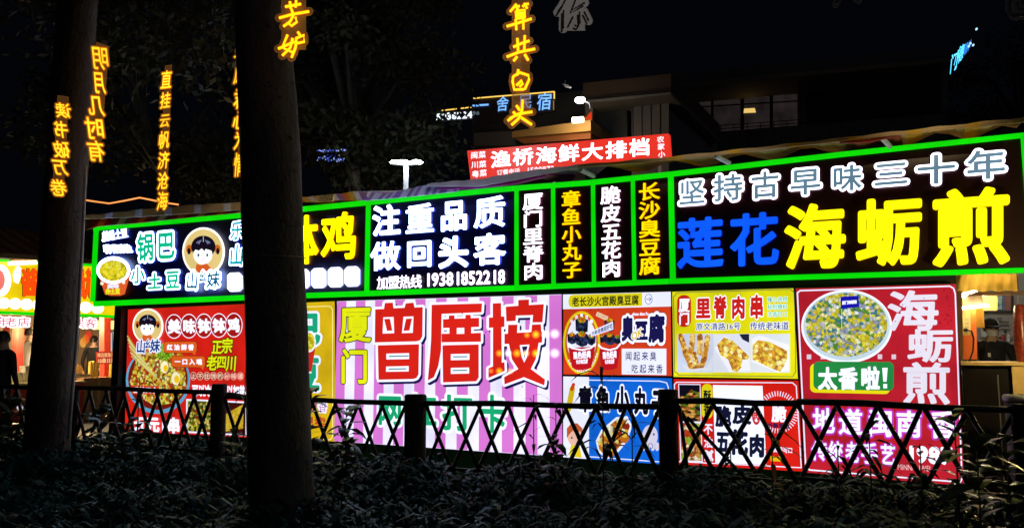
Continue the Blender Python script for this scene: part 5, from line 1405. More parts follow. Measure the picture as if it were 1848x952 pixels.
YT2 = 7.2
r = thing('street_tree', (*at_y(90, 800, YT2)[:2], .28), 'second dark trunk at the far left with a pale pipe on its right side', 'tree')
CC2, RR2 = trunk([(790, 47, 123), (700, 56, 131), (620, 62, 137), (540, 69, 141), (460, 75, 146), (400, 79, 150), (330, 84, 153), (250, 90, 158), (150, 97, 164), (50, 104, 170)], YT2, 'trunk', bark('brown_bark', (.12, .105, .095)), r, 6.5, .27)
tp = limbs(r, CC2[-8], [(.5, .2, .6, 2.6), (-.6, .3, .6, 2.2), (.9, .5, .4, 2.6), (-.2, -.5, .8, 2), (.4, .9, .5, 2.4)], .12, BK)
leaves('crown', [t + [0, 0, .3] for t in tp] + [at_y(x, y, 8.5) for x, y in ((250, 40), (330, 60), (200, 20), (390, 30), (60, 20), (300, 10), (240, 90), (370, 100))], [.8] * (len(tp) + 8), 8000, .11, LM, r)
tag(MB().tube([at_y(x, y, YT2 - .15) for x, y in ((123, 792), (131, 700), (138, 620), (142.5, 540), (148, 450), (152, 360), (154.5, 300))], .013, 8).build('conduit_pipe', matte('pale_pipe', (.55, .6, .65), .4), None, True), 'thin pale conduit pipe running up the far left trunk', 'pipe')


def back_tree(label, px, py, Y, rad, n, w_=4, seed=0, trunk_r=.14, mats=LM, sz=.16):
    """a tree behind the stall: trunk, limbs and a ragged crown round the surveyed centre"""
    c = at_y(px, py, Y); t = thing('dark_tree', (c[0], c[1], 0), label, 'tree', 'dark trees behind the stall')
    MB().tube([(c[0], c[1], 0), (c[0] + .1, c[1], c[2] * .5), (c[0] - .05, c[1], c[2])], [trunk_r * 1.2, trunk_r, trunk_r * .6], 10).build('trunk', bark('far_bark', (.04, .035, .03)), t, True)
    cs = []; rs = []
    for i in range(w_ * 3):
        a = random.uniform(0, 6.28); q_ = c + np.array([math.cos(a) * rad * random.uniform(.2, .8), math.sin(a) * rad * random.uniform(.2, .8), random.uniform(-.7, .7) * rad])
        cs.append(q_); rs.append(rad * random.uniform(.25, .45))
        MB().tube([c - [0, 0, rad * .5], (c + q_) / 2, q_], [trunk_r * .5, trunk_r * .3, .02], 6).build('branch', bark('far_bark', (.04, .035, .03)), t, True)
    leaves('crown', cs, rs, n, sz, mats, t)
    return t


back_tree('tall dark tree left of the white street lamp', 640, 150, 16, 2.6, 9000, 6)
back_tree('dark tree crown above the white street lamp', 680, 40, 17, 1.8, 7000, 6)
back_tree('low dark tree beside the lit blue sign', 640, 290, 20, 1.8, 5000, 4)
back_tree('dark tree between the hanging amber strips', 300, 200, 15, 2.4, 7000, 5)
back_tree('dark tree at the top right corner', 1835, 150, 32, 3.6, 6000, 5)

# ================================================================== STREET LAMPS
def post_lamp(px, py, Y):
    h = at_y(px, py, Y)
    t = thing('street_lamp', (h[0], h[1], 0), 'white post lamp with flat wing heads above the stall roof', 'street lamp')
    MB().tube([(h[0], h[1], 0), (h[0], h[1], h[2] - .02)], [.05, .042], 12).build('pole', matte('white_pole', (.35, .37, .4), .5), t, True)
    for dx, w2 in ((-.05, .13), (.17, .11), (-.19, .08)):
        mb = MB(); pr = [(.01, .03), (w2 * .6, .03), (w2, 0), (w2 * .8, -.015), (.01, -.02)]
        mb.lathe((h[0] + dx, h[1] - .04 * abs(dx), h[2] + .04 + abs(dx) * .03), pr, 18)
        mb.build('lamp_head', lit((235, 245, 255), 30, 0, False), t, True)
    MB().tube([(h[0] - .22, h[1], h[2] + .02), (h[0], h[1], h[2]), (h[0] + .2, h[1], h[2] + .02)], .02, 8).build('arm', M_STEEL, t)
    lamp('street_lamp_light', h + [0, -1.6, .8], 38, (.85, .93, 1), .25)
    return h


hl = post_lamp(733, 298, 13.5)


# ================================================================== BUILDINGS BEHIND
RB = Plane(-4140, 1215, 34.0)
M_CONC = matte('dark_render', (.16, .16, .17), .8, .15, .6)
M_BEIGE = matte('beige_soffit', (.28, .23, .17), .8, .12, .5)


def bx(pl, pts, o, th, name, m, p): return prism_px(pl, pts, o, th, name, m, p)


r = thing('apartment_building', (*RB.W(np.array([1460.]), np.array([632.]), -3)[0][:2], 0), 'long dark building with recessed glazed balconies, upper right', 'building')
bx(RB, [(1215, 262), (1710, 232), (1715, 700), (1213, 700)], -.2, 8, 'wall', M_CONC, r)
bx(RB, [(1213, 133), (1708, 84), (1709, 104), (1213, 152)], .6, 9, 'roof_parapet', matte('blue_grey_parapet', (.12, .13, .16), .7, .2, .5), r)
bx(RB, [(1212, 152), (1714, 104), (1716, 112), (1212, 160)], 1.1, 9.5, 'eaves', M_BEIGE, r)
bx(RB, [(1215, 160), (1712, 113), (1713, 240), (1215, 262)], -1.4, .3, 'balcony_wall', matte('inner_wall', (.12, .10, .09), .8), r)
for x0, x1 in ((1214, 1232), (1441, 1456), (1699, 1711)):
    bx(RB, [(x0, 159 - (x0 - 1215) * .094), (x1, 159 - (x1 - 1215) * .094), (x1, 264), (x0, 264)], .3, 1, 'column', M_CONC, r)
bx(RB, [(1214, 244), (1708, 205), (1708, 262), (1214, 272)], .5, 3.6, 'balcony_slab', matte('slab_grey', (.13, .13, .14), .8), r)
GLS = lit((34, 29, 28), 1, .3)
GLD = matte('dark_glass', (.05, .055, .06), .15, .2, 2)
FR = matte('window_frame', (.03, .03, .03), .4)
for i, (x0, x1) in enumerate(((1250, 1284), (1286, 1337), (1341, 1390), (1393, 1440))):
    k = lambda x, y: (x, y - (x - 1250) * .060)
    wdw = bx(RB, [k(x0, 178), k(x1, 178), k(x1, 250), k(x0, 250)], -1.2, .12, 'window', FR, r)
    bx(RB, [k(x0 + 2, 181), k(x1 - 1, 181), k(x1 - 1, 192), k(x0 + 2, 192)], -1.17, .05, 'pane', GLS, wdw)
    bx(RB, [k(x0 + 2, 195), k(x1 - 1, 195), k(x1 - 1, 248), k(x0 + 2, 248)], -1.17, .05, 'pane', GLS, wdw)
for i, (x0, x1) in enumerate(((1462, 1545), (1552, 1565), (1572, 1690))):
    k = lambda x, y: (x, y - (x - 1462) * .060)
    wdw = bx(RB, [k(x0, 166), k(x1, 166), k(x1, 240), k(x0, 240)], -1.2, .12, 'window', FR, r)
    bx(RB, [k(x0 + 2, 168), k(x1 - 1, 168), k(x1 - 1, 238), k(x0 + 2, 238)], -1.17, .05, 'pane', GLD, wdw)
for y0 in (226, 232, 238):
    bx(RB, [(1216, y0 + 6), (1706, y0 - 30), (1706, y0 - 29), (1216, y0 + 7)], .45, .05, 'railing_bar', FR, r)
for x in range(1228, 1705, 24):
    y = 232 - (x - 1216) * .0735
    bx(RB, [(x, y), (x + 1.4, y), (x + 1.4, y + 16), (x, y + 16)], .44, .05, 'railing_post', FR, r)
for x in (1330, 1555): bx(RB, [(x, 162 - (x - 1330) * .08), (x + 12, 161 - (x - 1330) * .08), (x + 12, 163.5 - (x - 1330) * .08), (x, 164.5 - (x - 1330) * .08)], -1, .4, 'ceiling_lamp', matte('pale_lamp', (.7, .7, .7), .4), r)
for i in range(6): bx(RB, [(1232 + i * 14, 268 - i * 1.2), (1237 + i * 14, 267.6 - i * 1.2), (1237 + i * 14, 275 - i * 1.2), (1232 + i * 14, 275.4 - i * 1.2)], 1.4, .5, 'bracket', M_STEEL, r)
tag(bx(RB, [(1343, 196), (1362, 195), (1364, 202), (1342, 203)], -1.05, .1, 'lit_lampshade', lit((235, 195, 110), 1.1), None), 'small warm lampshade glowing behind the balcony glazing', 'lamp')
lamp('balcony_lamp', RB.W(np.array([1353.]), np.array([215.]), -.4)[0], .3, (1, .75, .5), .3)

MB_ = Plane(-2050, 1100, 24.0)
r = thing('guest_house', (*MB_.W(np.array([1130.]), np.array([632.]), -3)[0][:2], 0), 'brown and grey guest house with ledge lit yellow, behind the red banner', 'building')
bx(MB_, [(1140, 185), (1207, 170), (1207, 700), (1140, 700)], -.2, 6, 'wall', matte('purple_grey_panel', (.13, .125, .15), .7, .12, .7), r)
for i in range(4): bx(MB_, [(1141 + i * 16.5, 186 - i * 3.7), (1142 + i * 16.5, 185.8 - i * 3.7), (1142 + i * 16.5, 260), (1141 + i * 16.5, 260)], -.17, .03, 'panel_joint', FR, r)
bx(MB_, [(1052, 150), (1211, 133), (1211, 168), (1052, 181)], .3, 6, 'brown_parapet', matte('brown_render', (.08, .05, .035), .8, .15, .6), r)
bx(MB_, [(1056, 181), (1211, 166.5), (1211, 171), (1056, 186)], .6, 6, 'grey_band', matte('light_band', (.17, .165, .17), .7, .1), r)
wdw = bx(MB_, [(1072, 186), (1132, 180), (1132, 262), (1072, 265)], -.5, .3, 'window', FR, r)
bx(MB_, [(1074, 189), (1130, 183), (1130, 260), (1074, 262)], -.47, .05, 'pane', GLD, wdw)
bx(MB_, [(1056, 184), (1070, 183), (1070, 300), (1056, 300)], .1, .6, 'dark_pier', M_CONC, r)
bx(MB_, [(924, 237), (1066, 216), (1066, 236), (924, 248)], 1.2, 3.0, 'ledge', matte('ochre_render', (.55, .33, .12), .7, .15, 1), r)
bx(MB_, [(928, 249), (1066, 237), (1066, 250), (945, 259)], 1.0, 2.6, 'ledge_underside', matte('terracotta_render', (.42, .16, .08), .7, .15, 1), r)
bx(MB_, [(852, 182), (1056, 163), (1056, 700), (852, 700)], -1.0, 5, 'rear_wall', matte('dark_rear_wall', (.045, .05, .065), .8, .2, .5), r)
bx(MB_, [(855, 240), (922, 236), (930, 262), (855, 262)], -.8, .5, 'lower_roof', M_CONC, r)
r2 = thing('wall_lamp', MB_.W(np.array([1047.]), np.array([182.]), 1.9)[0], 'bright cool wall lamp on an arm at the guest house corner', 'lamp')
pc = MB_.W(np.array([1047., 1064., 1066.]), np.array([180., 186., 196.]), 1.9)
MB().lathe(pc[0] - [0, 0, .05], [(.02, .12), (.13, .09), (.15, .02), (.10, -.03), (.02, -.04)], 14).build('lamp_head', lit((240, 248, 255), 14, 0, False), r2, True)
MB().tube([pc[0], pc[1], pc[2]], .03, 6).build('arm', M_STEEL, r2)
lamp('wall_lamp_light', pc[0] + WN * .3 - [0, 0, .1], 7, (.9, .95, 1), .1)
r2 = thing('ledge_lamp', MB_.W(np.array([1043.]), np.array([217.]), 1.9)[0], 'warm oblong lamp shining down on the ochre ledge', 'lamp')
pc = MB_.W(np.array([1034., 1052., 1043.]), np.array([217., 216., 219.]), 1.9)
MB().tube([pc[0], pc[1]], .085, 10).build('lamp_head', lit((255, 230, 170), 12, 0, False), r2, True)
lamp('ledge_lamp_light', pc[2] + WN * .1 - [0, 0, .12], 36, (1, .72, .30), .1)
r2 = thing('ledge_flag', MB_.W(np.array([1062.]), np.array([215.]), 2.1)[0], 'small orange red sign fragment beside the warm oblong lamp', 'sign')
bx(MB_, [(1055, 210), (1058, 212), (1062, 206), (1067, 201), (1067, 215), (1056, 215)], 2.1, .05, 'fragment', lit((230, 60, 20), .9), r2)
r2 = thing('hanging_lamp', MB_.W(np.array([1024.]), np.array([155.]), 1.9)[0], 'unlit pointed lamp left of the brown parapet', 'lamp')
bx(MB_, [(1015, 152), (1020, 151), (1029, 156), (1028, 158), (1019, 156)], 1.9, .1, 'lamp_head', matte('pale_lamp', (.7, .7, .7)), r2); bx(MB_, [(1019, 145), (1020, 145), (1020, 152), (1019, 152)], 1.9, .04, 'stem', M_STEEL, r2)

# lit inn sign and phone number
r = thing('inn_sign', MB_.W(np.array([925.]), np.array([225.]), .6)[0], 'black sign with pale blue 一舍民宿 letters and a yellow light line', 'sign')
bx(MB_, [(853, 178), (1001, 164), (1001, 201), (853, 226)], .5, .1, 'panel', M_DARK, r)
YLN = lit((255, 205, 90), 1.3, 0); BLU = lit((120, 180, 255), 1.3, .1)
bx(MB_, [(854, 176.5), (1000, 164.5), (1000, 166), (854, 178)], .56, .04, 'light_line', YLN, r)
bx(MB_, [(999, 165), (1000.5, 165), (1000.5, 178), (999, 178)], .56, .04, 'light_line', YLN, r); bx(MB_, [(998, 181), (999, 181), (999, 198), (998, 198)], .56, .04, 'light_line', lit((150, 120, 60), .9, 0), r)
for st, x0, x1, y0, y1, c_ in (('一', 853, 881, 176, 204, BLU), ('舍', 897, 917, 174, 200, BLU), ('民', 937, 960, 170, 196, lit((120, 160, 215), .9)), ('宿', 970, 995, 168, 198, BLU)):
    text(MB_, st, [(x0, y0 + 1), (x1, y0 - 1), (x1, y1 - 1), (x0, y1 + 1)], .54, c_, r, bold=.012, name='letter', shear=.1)
r = thing('phone_sign', MB_.W(np.array([825.]), np.array([215.]), .6)[0], 'white lit digits 5036224 under a broken yellow light line', 'sign')
bx(MB_, [(797, 198.5), (850, 192.5), (850, 194), (797, 200)], .56, .04, 'light_line', YLN, r)
text(MB_, '5036224', [(788, 205), (852, 201), (852, 212.5), (788, 217)], .54, lit((230, 245, 255), 1.6, 0), r, bold=.03, ascii_box=True, name='letter')
text(MB_, '96', [(853, 201), (866, 200), (865, 207), (853, 208)], .54, lit((110, 125, 140), 1, 0), r, ascii_box=True, name='letter')
bx(MB_, [(786, 203), (868, 198), (868, 214), (786, 220)], .5, .05, 'panel', M_DARK, r)

# red restaurant banner
RBN = Plane(-2050, 1030, 13.0)
r = thing('restaurant_banner', RBN.W(np.array([1025.]), np.array([300.]), 0)[0], 'long lit red banner with white 渔桥海鲜大排档 letters', 'banner')
bx(RBN, [(843, 272), (1206, 241), (1209, 282), (850, 330)], 0, .12, 'panel', lit((222, 48, 34), 1.0, .10, False), r)
for st, x0, x1, y0, y1 in (('渔', 887, 921, 272, 301), ('桥', 927, 961, 268, 297), ('海', 968, 1003, 265, 294), ('鲜', 1009, 1044, 261, 291), ('大', 1051, 1087, 258, 288), ('排', 1094, 1130, 255, 285), ('档', 1137, 1172, 250, 281)):
    text(RBN, st, [(x0, y0 + 1.5), (x1, y0 - 1.5), (x1, y1 - 1.5), (x0, y1 + 1.5)], .004, WHITE, r, bold=.02, name='letter')
for st, x0, y0 in (('闽', 850, 274), ('菜', 864, 273), ('川', 851, 291), ('菜', 865, 290), ('粤', 852, 308), ('菜', 866, 306)):
    text(RBN, st, [(x0, y0 + .5), (x0 + 12, y0 - .5), (x0 + 12, y0 + 11.5), (x0, y0 + 12.5)], .004, lit((245, 240, 250), 1.3, 0), r, bold=.02)
for st, x0, y0 in (('农', 1186, 246), ('家', 1187, 259), ('小', 1188, 273)):
    text(RBN, st, [(x0, y0 + .5), (x0 + 12, y0 - .5), (x0 + 12, y0 + 10.5), (x0, y0 + 11.5)], .004, lit((245, 240, 250), 1.3, 0), r, bold=.02)
text(RBN, '订餐电话', [(897, 307), (938, 303), (938, 312), (897, 316)], .004, lit((235, 225, 235), 1.2, 0), r, bold=.03)
text(RBN, '1580972', [(950, 303), (1000, 299), (1000, 308), (950, 312)], .004, lit((235, 225, 235), 1.2, 0), r, bold=.03, ascii_box=True)
for x in (860, 1000, 1190): MB().tube([RBN.W(np.array([float(x)]), np.array([300.]), -.15)[0] * [1, 1, 0], RBN.W(np.array([float(x)]), np.array([280.]), -.15)[0]], .03, 6).build('post', M_STEEL, r)

# far blue signs
TS = Plane(1650, 1740, 26.0)
r = thing('cyan_sign', at_y(1740, 110, 26), 'glowing cyan sign seen almost edge on at the upper right', 'sign')
CY = lit((90, 210, 255), 1.8, .1)
TSP = Plane(-9000, 1740, 20.0)
for i, (st, x0, x1, yt_, yb_) in enumerate((('门', 1715, 1729, 98, 132), ('小', 1722, 1733, 92, 124), ('德', 1729, 1740, 83, 114), ('海', 1736, 1745, 80, 104), ('鲜', 1742, 1752, 76, 98))):
    text(TSP, st, [(x0 + 2, yt_ + 2), (x1 + 2, yt_ - 5), (x1 - 3, yb_ - 8), (x0 - 1, yb_ + 2)], -i * .6, CY if i < 3 else lit((50, 130, 225), 1.3), r, bold=.02, name='letter')
for x, y in ((1752, 78), (1757, 81), (1763, 52), (1749, 83)): bx(TSP, ell(x, y, 1.6, 2, 8), -.5, .05, 'dot', lit((170, 220, 255), 1.4, 0), r)
r = thing('blue_sign', at_y(600, 285, 13.2), 'small blue white lit sign glimpsed through the dark trees', 'sign')
BSP = Plane(-9000, 600, 13.2)
mats_ = [lit((70, 110, 230), 1.1, 0), lit((190, 205, 255), 1.2, 0), lit((30, 60, 190), 1, 0)]
for i in range(90):
    x = random.uniform(572, 624); y = random.choice([random.gauss(271, 1.5), random.gauss(286, 3)]); w2 = random.uniform(.8, 2.6)
    shape(BSP, [(x, y), (x + w2, y - .2), (x + w2, y + random.uniform(.6, 1.6)), (x, y + 1)], 0, mats_[i % 3], r, 'glint')

# string of lights on the left, small far light
pts = [at_y(x, y, 12) for x, y in ((155, 361), (175, 364), (197, 367), (225, 362), (252, 356.5), (275, 361), (300, 366), (322, 369))]
tag(MB().tube(pts, .011, 6).build('light_string', lit((255, 150, 80), 1.6, .1), None), 'thin orange light string sagging above the left end of the stall', 'string light')

def added_floods():
    """added flood post, unseen behind the camera, brightening the tarpaulins and the grey strip"""
    c = np.array([2.6, -2.2, 6.6])
    t = thing('added_flood_lamp', (c[0], c[1], .01), 'unseen flood lamp post added behind the camera to brighten the tarpaulins', 'street lamp')
    MB().tube([(c[0], c[1], .01), (c[0], c[1], c[2])], [.07, .05], 12).build('pole', M_STEEL, t, True)
    for k, (px, py, pw, co, ang) in enumerate(((1640, 207, 6500, (1, .78, .42), 15), (1270, 258, 4500, (1, .85, .62), 14), (860, 300, 4200, (.9, .9, 1), 15), (560, 325, 3200, (1, .85, .65), 14), (290, 360, 700, (1, .80, .55), 12))):
        h = c + np.array([(k - 2) * .35, 0, 0]); aim = w1(px, py, -.3) + [0, 0, .62]
        d = (aim - h) / np.linalg.norm(aim - h)
        MB().tube([h - d * .25, h - d * .02], [.06, .12], 12).build('lamp_head', M_STEEL, t, True)
        if k == 2:
            lamp('added_flood_light', h + [0, .3, -.1], 420, (1, .95, .9), .05, 10, at_y(1035, 22, 5.2))  # added spot, there only to brighten the unlit grey strip
        lamp('added_flood_light', h + d * .02, pw, co, .06, ang, aim)  # added spots, put in to light the tarpaulin edges


added_floods()
# ================================================================== FENCE
FP = Plane(-2050, 1000, 6); FP.a = np.array([f1[0], f1[1], 0]); FP.d = fd; FP.n = fn
M_BAM = matte('dark_bamboo', (.035, .028, .024), .5, .4, 12, .2)


def fp(px, py, o=0.0): return FP.W(np.array([float(px)]), np.array([float(py)]), o)[0]


def fence(label, x0, x1, ys, pitch):
    """one bay of the lattice fence: round rail, crossing bamboo slats; ys = rail heights surveyed at x0, x1"""
    a, b_ = fp(x0, ys[0]), fp(x1, ys[1])
    t = thing('lattice_fence', (*((a + b_) / 2)[:2], .28), label, 'fence', 'bays of the bamboo lattice fence')
    MB().tube([a, a * .67 + b_ * .33 + [0, 0, .006], a * .33 + b_ * .67 - [0, 0, .004], b_], [.019, .021, .019, .020], 10).build('rail', M_BAM, t, True)
    L = np.linalg.norm((b_ - a)[:2]); n = max(3, int(round(L / pitch))); H_ = .46
    for i in range(-1, n + 1):
        for sg in (-1, 1):
            u0, u1 = i / n, (i + sg) / n
            if sg < 0 and i <= 0: continue
            if u0 < -.001 or u1 > 1.001 or u0 > 1: continue
            j = random.uniform(-.012, .012)
            p = a + (b_ - a) * u0 + fd * j - [0, 0, .005]; q_ = a + (b_ - a) * (u1) - [0, 0, H_ + random.uniform(-.02, .03)] + fd * random.uniform(-.015, .015)
            w2 = fn * .012 * sg
            MB().tube([p + w2, (p + q_) / 2 + w2 * 1.1 + fd * random.uniform(-.004, .004), q_ + w2], [.0145, .015, .014], 6).build('slat', M_BAM, t, True)
    MB().tube([a - [0, 0, H_], b_ - [0, 0, H_ + .02]], .012, 8).build('bottom_rail', M_BAM, t, True)
    return t


def post(px, ytop, wpx, label, o=.0, lump=False):
    c = fp(px, ytop, o); r_ = wpx / 2 / 1500 * c[1]
    h = c[2] - .28
    t = MB().lathe((c[0], c[1], .28), [(r_ * 1.03, 0), (r_, h * .3), (r_ * .97, h * .7), (r_, h - .012), (r_ * .9, h)], 18).build('fence_post', matte('dark_timber', (.03, .026, .024), .8, .4, 14, .5), None, True)
    return tag(t, label, 'post', 'round timber fence posts')


fence('fence bay at the far left edge in front of the food shop', -90, 134, (696, 699), .19)
fence('fence bay in front of the red chicken poster, left of the thick trunk', 134, 384, (699, 707), .20)
fence('fence bay between thick trunk and the post before the striped poster', 408, 734, (715, 727), .205)
fence('fence bay in front of the pink stripes and the blue poster', 768, 1190, (727, 733), .218)
fence('fence bay in front of the crispy pork poster', 1218, 1438, (723, 727), .235)
fence('fence bay in front of the crimson oyster poster', 1438, 1832, (724, 739), .235)
post(138, 694, 12, 'thin fence post right of the far left trunk'); post(396, 692, 27, 'fence post in front of the green bowl photo', -.02)
post(750, 711, 40, 'fence post in front of the huge red first letter'); post(1205, 702, 36, 'fence post between the blue and red lower posters')
post(1837, 728, 26, 'fence post near the right edge beside the bin')
tag(MB().tube([fp(412, 712), fp(436, 716)], .026, 10).build('sawn_log', matte('pale_log', (.3, .28, .25), .8), None, True), 'short pale log end beside the fence post left of the thick trunk', 'log')
for (xa, ya, xb, yb, lb) in ((1240, 752, 1345, 862, 'loose slat leaning across the crispy pork bay'), (1226, 735, 1240, 842, 'upright loose slat beside the post of the crispy pork bay')):
    tag(MB().tube([fp(xa, ya, .05), fp(xb, yb, .05)], .012, 6).build('loose_slat', M_BAM, None, True), lb, 'slat')

# ================================================================== GROUND COVER
G1 = [leafmat('bed_leaf', (.008, .045, .050), .5, .02, .07), leafmat('bed_leaf_pale', (.020, .105, .125), .45, .02, .12), leafmat('bed_leaf_yellow', (.11, .11, .03), .4, .25)]


def blades(base, phi, el, L, wd, droop, yaw):
    """arching leaf blades, 3 cross ribs and a tip each; returns vertices (n,7,3)"""
    n = len(L); out = np.zeros((n, 7, 3))
    side = np.stack([-np.sin(phi), np.cos(phi), np.zeros(n)], 1)
    dirh = np.stack([np.cos(phi), np.sin(phi), np.zeros(n)], 1)
    for k, (t, w_) in enumerate(((.0, .25), (.38, 1.0), (.74, .72), (1.0, 0))):
        r_ = L * (t * np.cos(el) + .12 * t * t); z_ = L * (t * np.sin(el) - droop * t * t)
        c = base + dirh * r_[:, None]; c[:, 2] += z_
        if k < 3:
            tw = side * (wd * w_)[:, None]; tw[:, 2] += wd * w_ * yaw
            out[:, 2 * k] = c + tw; out[:, 2 * k + 1] = c - tw
        else: out[:, 6] = c
    return out


def leafmesh(name, V, mats, mi, parent=None):
    n = len(V); me = bpy.data.meshes.new(name)
    me.vertices.add(n * 7); me.vertices.foreach_set('co', (V.reshape(-1, 3) - base_of(parent)).ravel())
    tpl = np.array([0, 1, 3, 2, 2, 3, 5, 4, 4, 5, 6]); idx = (np.arange(n) * 7)[:, None] + tpl
    me.loops.add(n * 11); me.loops.foreach_set('vertex_index', idx.ravel())
    me.polygons.add(n * 3); st = (np.arange(n) * 11)[:, None] + np.array([0, 4, 8])
    me.polygons.foreach_set('loop_start', st.ravel()); me.polygons.foreach_set('loop_total', np.tile([4, 4, 3], n))
    for m in mats: me.materials.append(m)
    me.polygons.foreach_set('material_index', np.repeat(mi, 3)); me.polygons.foreach_set('use_smooth', [True] * (n * 3))
    me.update(); me.validate()
    o = bpy.data.objects.new(name, me); COL.objects.link(o)
    if parent is not None: o.parent = parent
    return o


NP_ = 8000
Yp = np.sqrt(rng.uniform(3.3 ** 2, 9.0 ** 2, NP_)); up = rng.uniform(-.72, .74, NP_); Xp = up * Yp
fl = (np.stack([Xp, Yp], 1) - f1[:2]) @ fn[:2]
ok = (fl > -.34) & (fl < 4.5); Xp, Yp = Xp[ok], Yp[ok]; nP = len(Xp)
# taller and lower tufts in drifts
hgt = .31 + .10 * np.clip(1 - fl[ok] / 1.2, 0, 1) + .10 * np.sin(Xp * 3.7 + Yp * 1.9) * np.sin(Yp * 4.3 - Xp * 2) * .7 + rng.uniform(-.06, .10, nP)
K = 10
ph = rng.uniform(0, 6.28, (nP, K)); hh_ = rng.uniform(.5, 1.0, (nP, K)) ** .8
Bx = np.repeat(Xp, K) + rng.normal(0, .02, nP * K); By = np.repeat(Yp, K) + rng.normal(0, .02, nP * K); Bz = .28 + (hgt[:, None] * hh_).ravel()
base = np.stack([Bx, By, Bz], 1); n_ = nP * K
Ln = rng.uniform(.12, .26, n_); V = blades(base, ph.ravel(), rng.uniform(.45, 1.2, n_), Ln, Ln * rng.uniform(.05, .08, n_), rng.uniform(.75, 1.25, n_), rng.uniform(-.18, .18, n_))
mi = rng.choice([0, 0, 0, 1, 1, 1, 1, 1, 1, 2], n_) * 1
mi = np.where(rng.random(n_) < .015, 2, rng.integers(0, 2, n_))
tag(leafmesh('ground_cover', V, G1, mi), 'dense dark strappy ground cover in the planting bed', None, None, 'stuff')
print('ground leaves', n_)


def plant(label, px, ytop, Y, n, L, wf=.10, base_z=.28, mats=None, mi=None, bend=0.0, el=(.2, 1.0), droop=(.5, 1.1), lo=.3, grp='taller plants along the fence'):
    top = at_y(px, ytop, Y); t = thing('tall_plant', (top[0], top[1], base_z), label, 'plant', grp)
    a = np.array([top[0] + bend, top[1], base_z]); pts = [a, a * .5 + top * .5 + [bend * -.2, 0, 0], top]
    MB().tube(pts, [.006, .005, .003], 6).build('stem', matte('stem_green', (.04, .05, .025), .6), t, True)
    tt = np.linspace(lo, 1, n); P_ = np.array([a + (top - a) * x for x in tt])
    phi = np.arange(n) * 2.4 + rng.uniform(-.4, .4, n); Ls = L * rng.uniform(.7, 1.15, n)
    V = blades(P_, phi, rng.uniform(*el, n), Ls, Ls * wf, rng.uniform(*droop, n), rng.uniform(-.3, .3, n))
    for i in range(n):
        leafmesh('leaf', V[i:i + 1], mats or [G1[i % 2]], np.zeros(1, int), t)
    return t


def fy(px): return float(fence_xy(px)[1])


plant('tall arching plant in front of the tofu poster', 1087, 668, fy(1087) - .25, 16, .30, .045, droop=(.5, 1.0), el=(.5, 1.2), lo=.45)
plant('thin upright plant before the rightmost pink stripes', 963, 712, fy(963) - .2, 14, .17, .07, lo=.35)
plant('leafy stem beside the white edge of the blue poster', 1003, 728, fy(1003) - .15, 12, .13, .14, lo=.35)
plant('slender plant in front of the blue poster middle', 1140, 745, fy(1140) - .25, 16, .20, .05, lo=.3)
plant('short plant below the navy letters of the pork poster', 1318, 800, fy(1318) - .3, 10, .15, .08, lo=.5)
plant('yellow leaved plant in front of the red end of the pork poster', 1392, 778, fy(1392) - .25, 14, .17, .10, mats=[leafmat('yellow_leaf', (.35, .22, .03), .5, .5)], lo=.5)
plant('spreading plant in front of the crimson poster middle', 1568, 775, fy(1568) - .25, 22, .17, .09, lo=.4)
plant('low leafy plant left of the spreading one', 1512, 812, fy(1512) - .25, 12, .15, .09, lo=.55)
plant('leafy shoot near the crimson poster digits', 1660, 800, fy(1660) - .2, 14, .16, .12, lo=.5)
BR = [leafmat('broad_leaf', (.035, .06, .025), .35, .15)]
for px, yt_, Y_, n, L_, lab in ((1722, 752, fy(1722) - .35, 30, .17, 'broad leaved bush before the right end of the crimson poster'), (1762, 800, fy(1762) - .5, 30, .20, 'dark broad leaved bush before the black cabinet'),
                                (560, 700, fy(560) - .4, 34, .20, 'broad leaved bush right against the thick trunk'), (625, 735, fy(625) - .3, 34, .20, 'lower broad leaved bush beside it before the first pink stripe'),
                                (1000, 790, fy(1000) - .4, 26, .16, 'dark bush below the last pink stripe'), (20, 715, fy(20) - .3, 34, .22, 'leafy bush at the far left edge'), (185, 735, fy(185) - .3, 30, .20, 'bush between the far left trunk and the red poster'),
                                (250, 752, fy(250) - .3, 24, .18, 'small bush below the bowl picture'), (1815, 790, fy(1815) - .2, 26, .18, 'bush beside the bin at the right edge'), (420, 775, fy(420) - .5, 24, .16, 'tuft just left of the thick trunk')):
    plant(lab, px, yt_, Y_, n, L_, .20, mats=BR, lo=.35, droop=(.3, .8), grp='broad leaved bushes along the fence')
plant('curved grass blade plant before the yellow edge of the red poster', 443, 672, fy(443) - .1, 5, .22, .04, lo=.75)
plant('thin drooping blade plant over the food bowl picture', 252, 682, fy(252) - .1, 5, .22, .05, lo=.75)

# ================================================================== HANGING NEON STRIPS
NEON = lit((255, 214, 16), 1.7, .1, False); GLOW = lit((255, 120, 4), .9, .1)
GLOW2 = lit((235, 120, 8), .8, .2); NEON2 = lit((255, 208, 40), 1.7, .2, False)
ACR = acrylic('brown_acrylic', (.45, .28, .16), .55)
_p = ACR.node_tree.nodes['Principled BSDF']; _p.inputs['Emission Color'].default_value = (1, .45, .12, 1); _p.inputs['Emission Strength'].default_value = .10; ACG = acrylic('grey_acrylic', (.62, .58, .56), .9)  # faint amber emission paints the tubes' light into the backing
RIM = lit((170, 110, 40), .55, .2); RIMG = matte('acrylic_rim', (.35, .33, .32), .4)  # RIM emits to imitate tube light caught along the edge


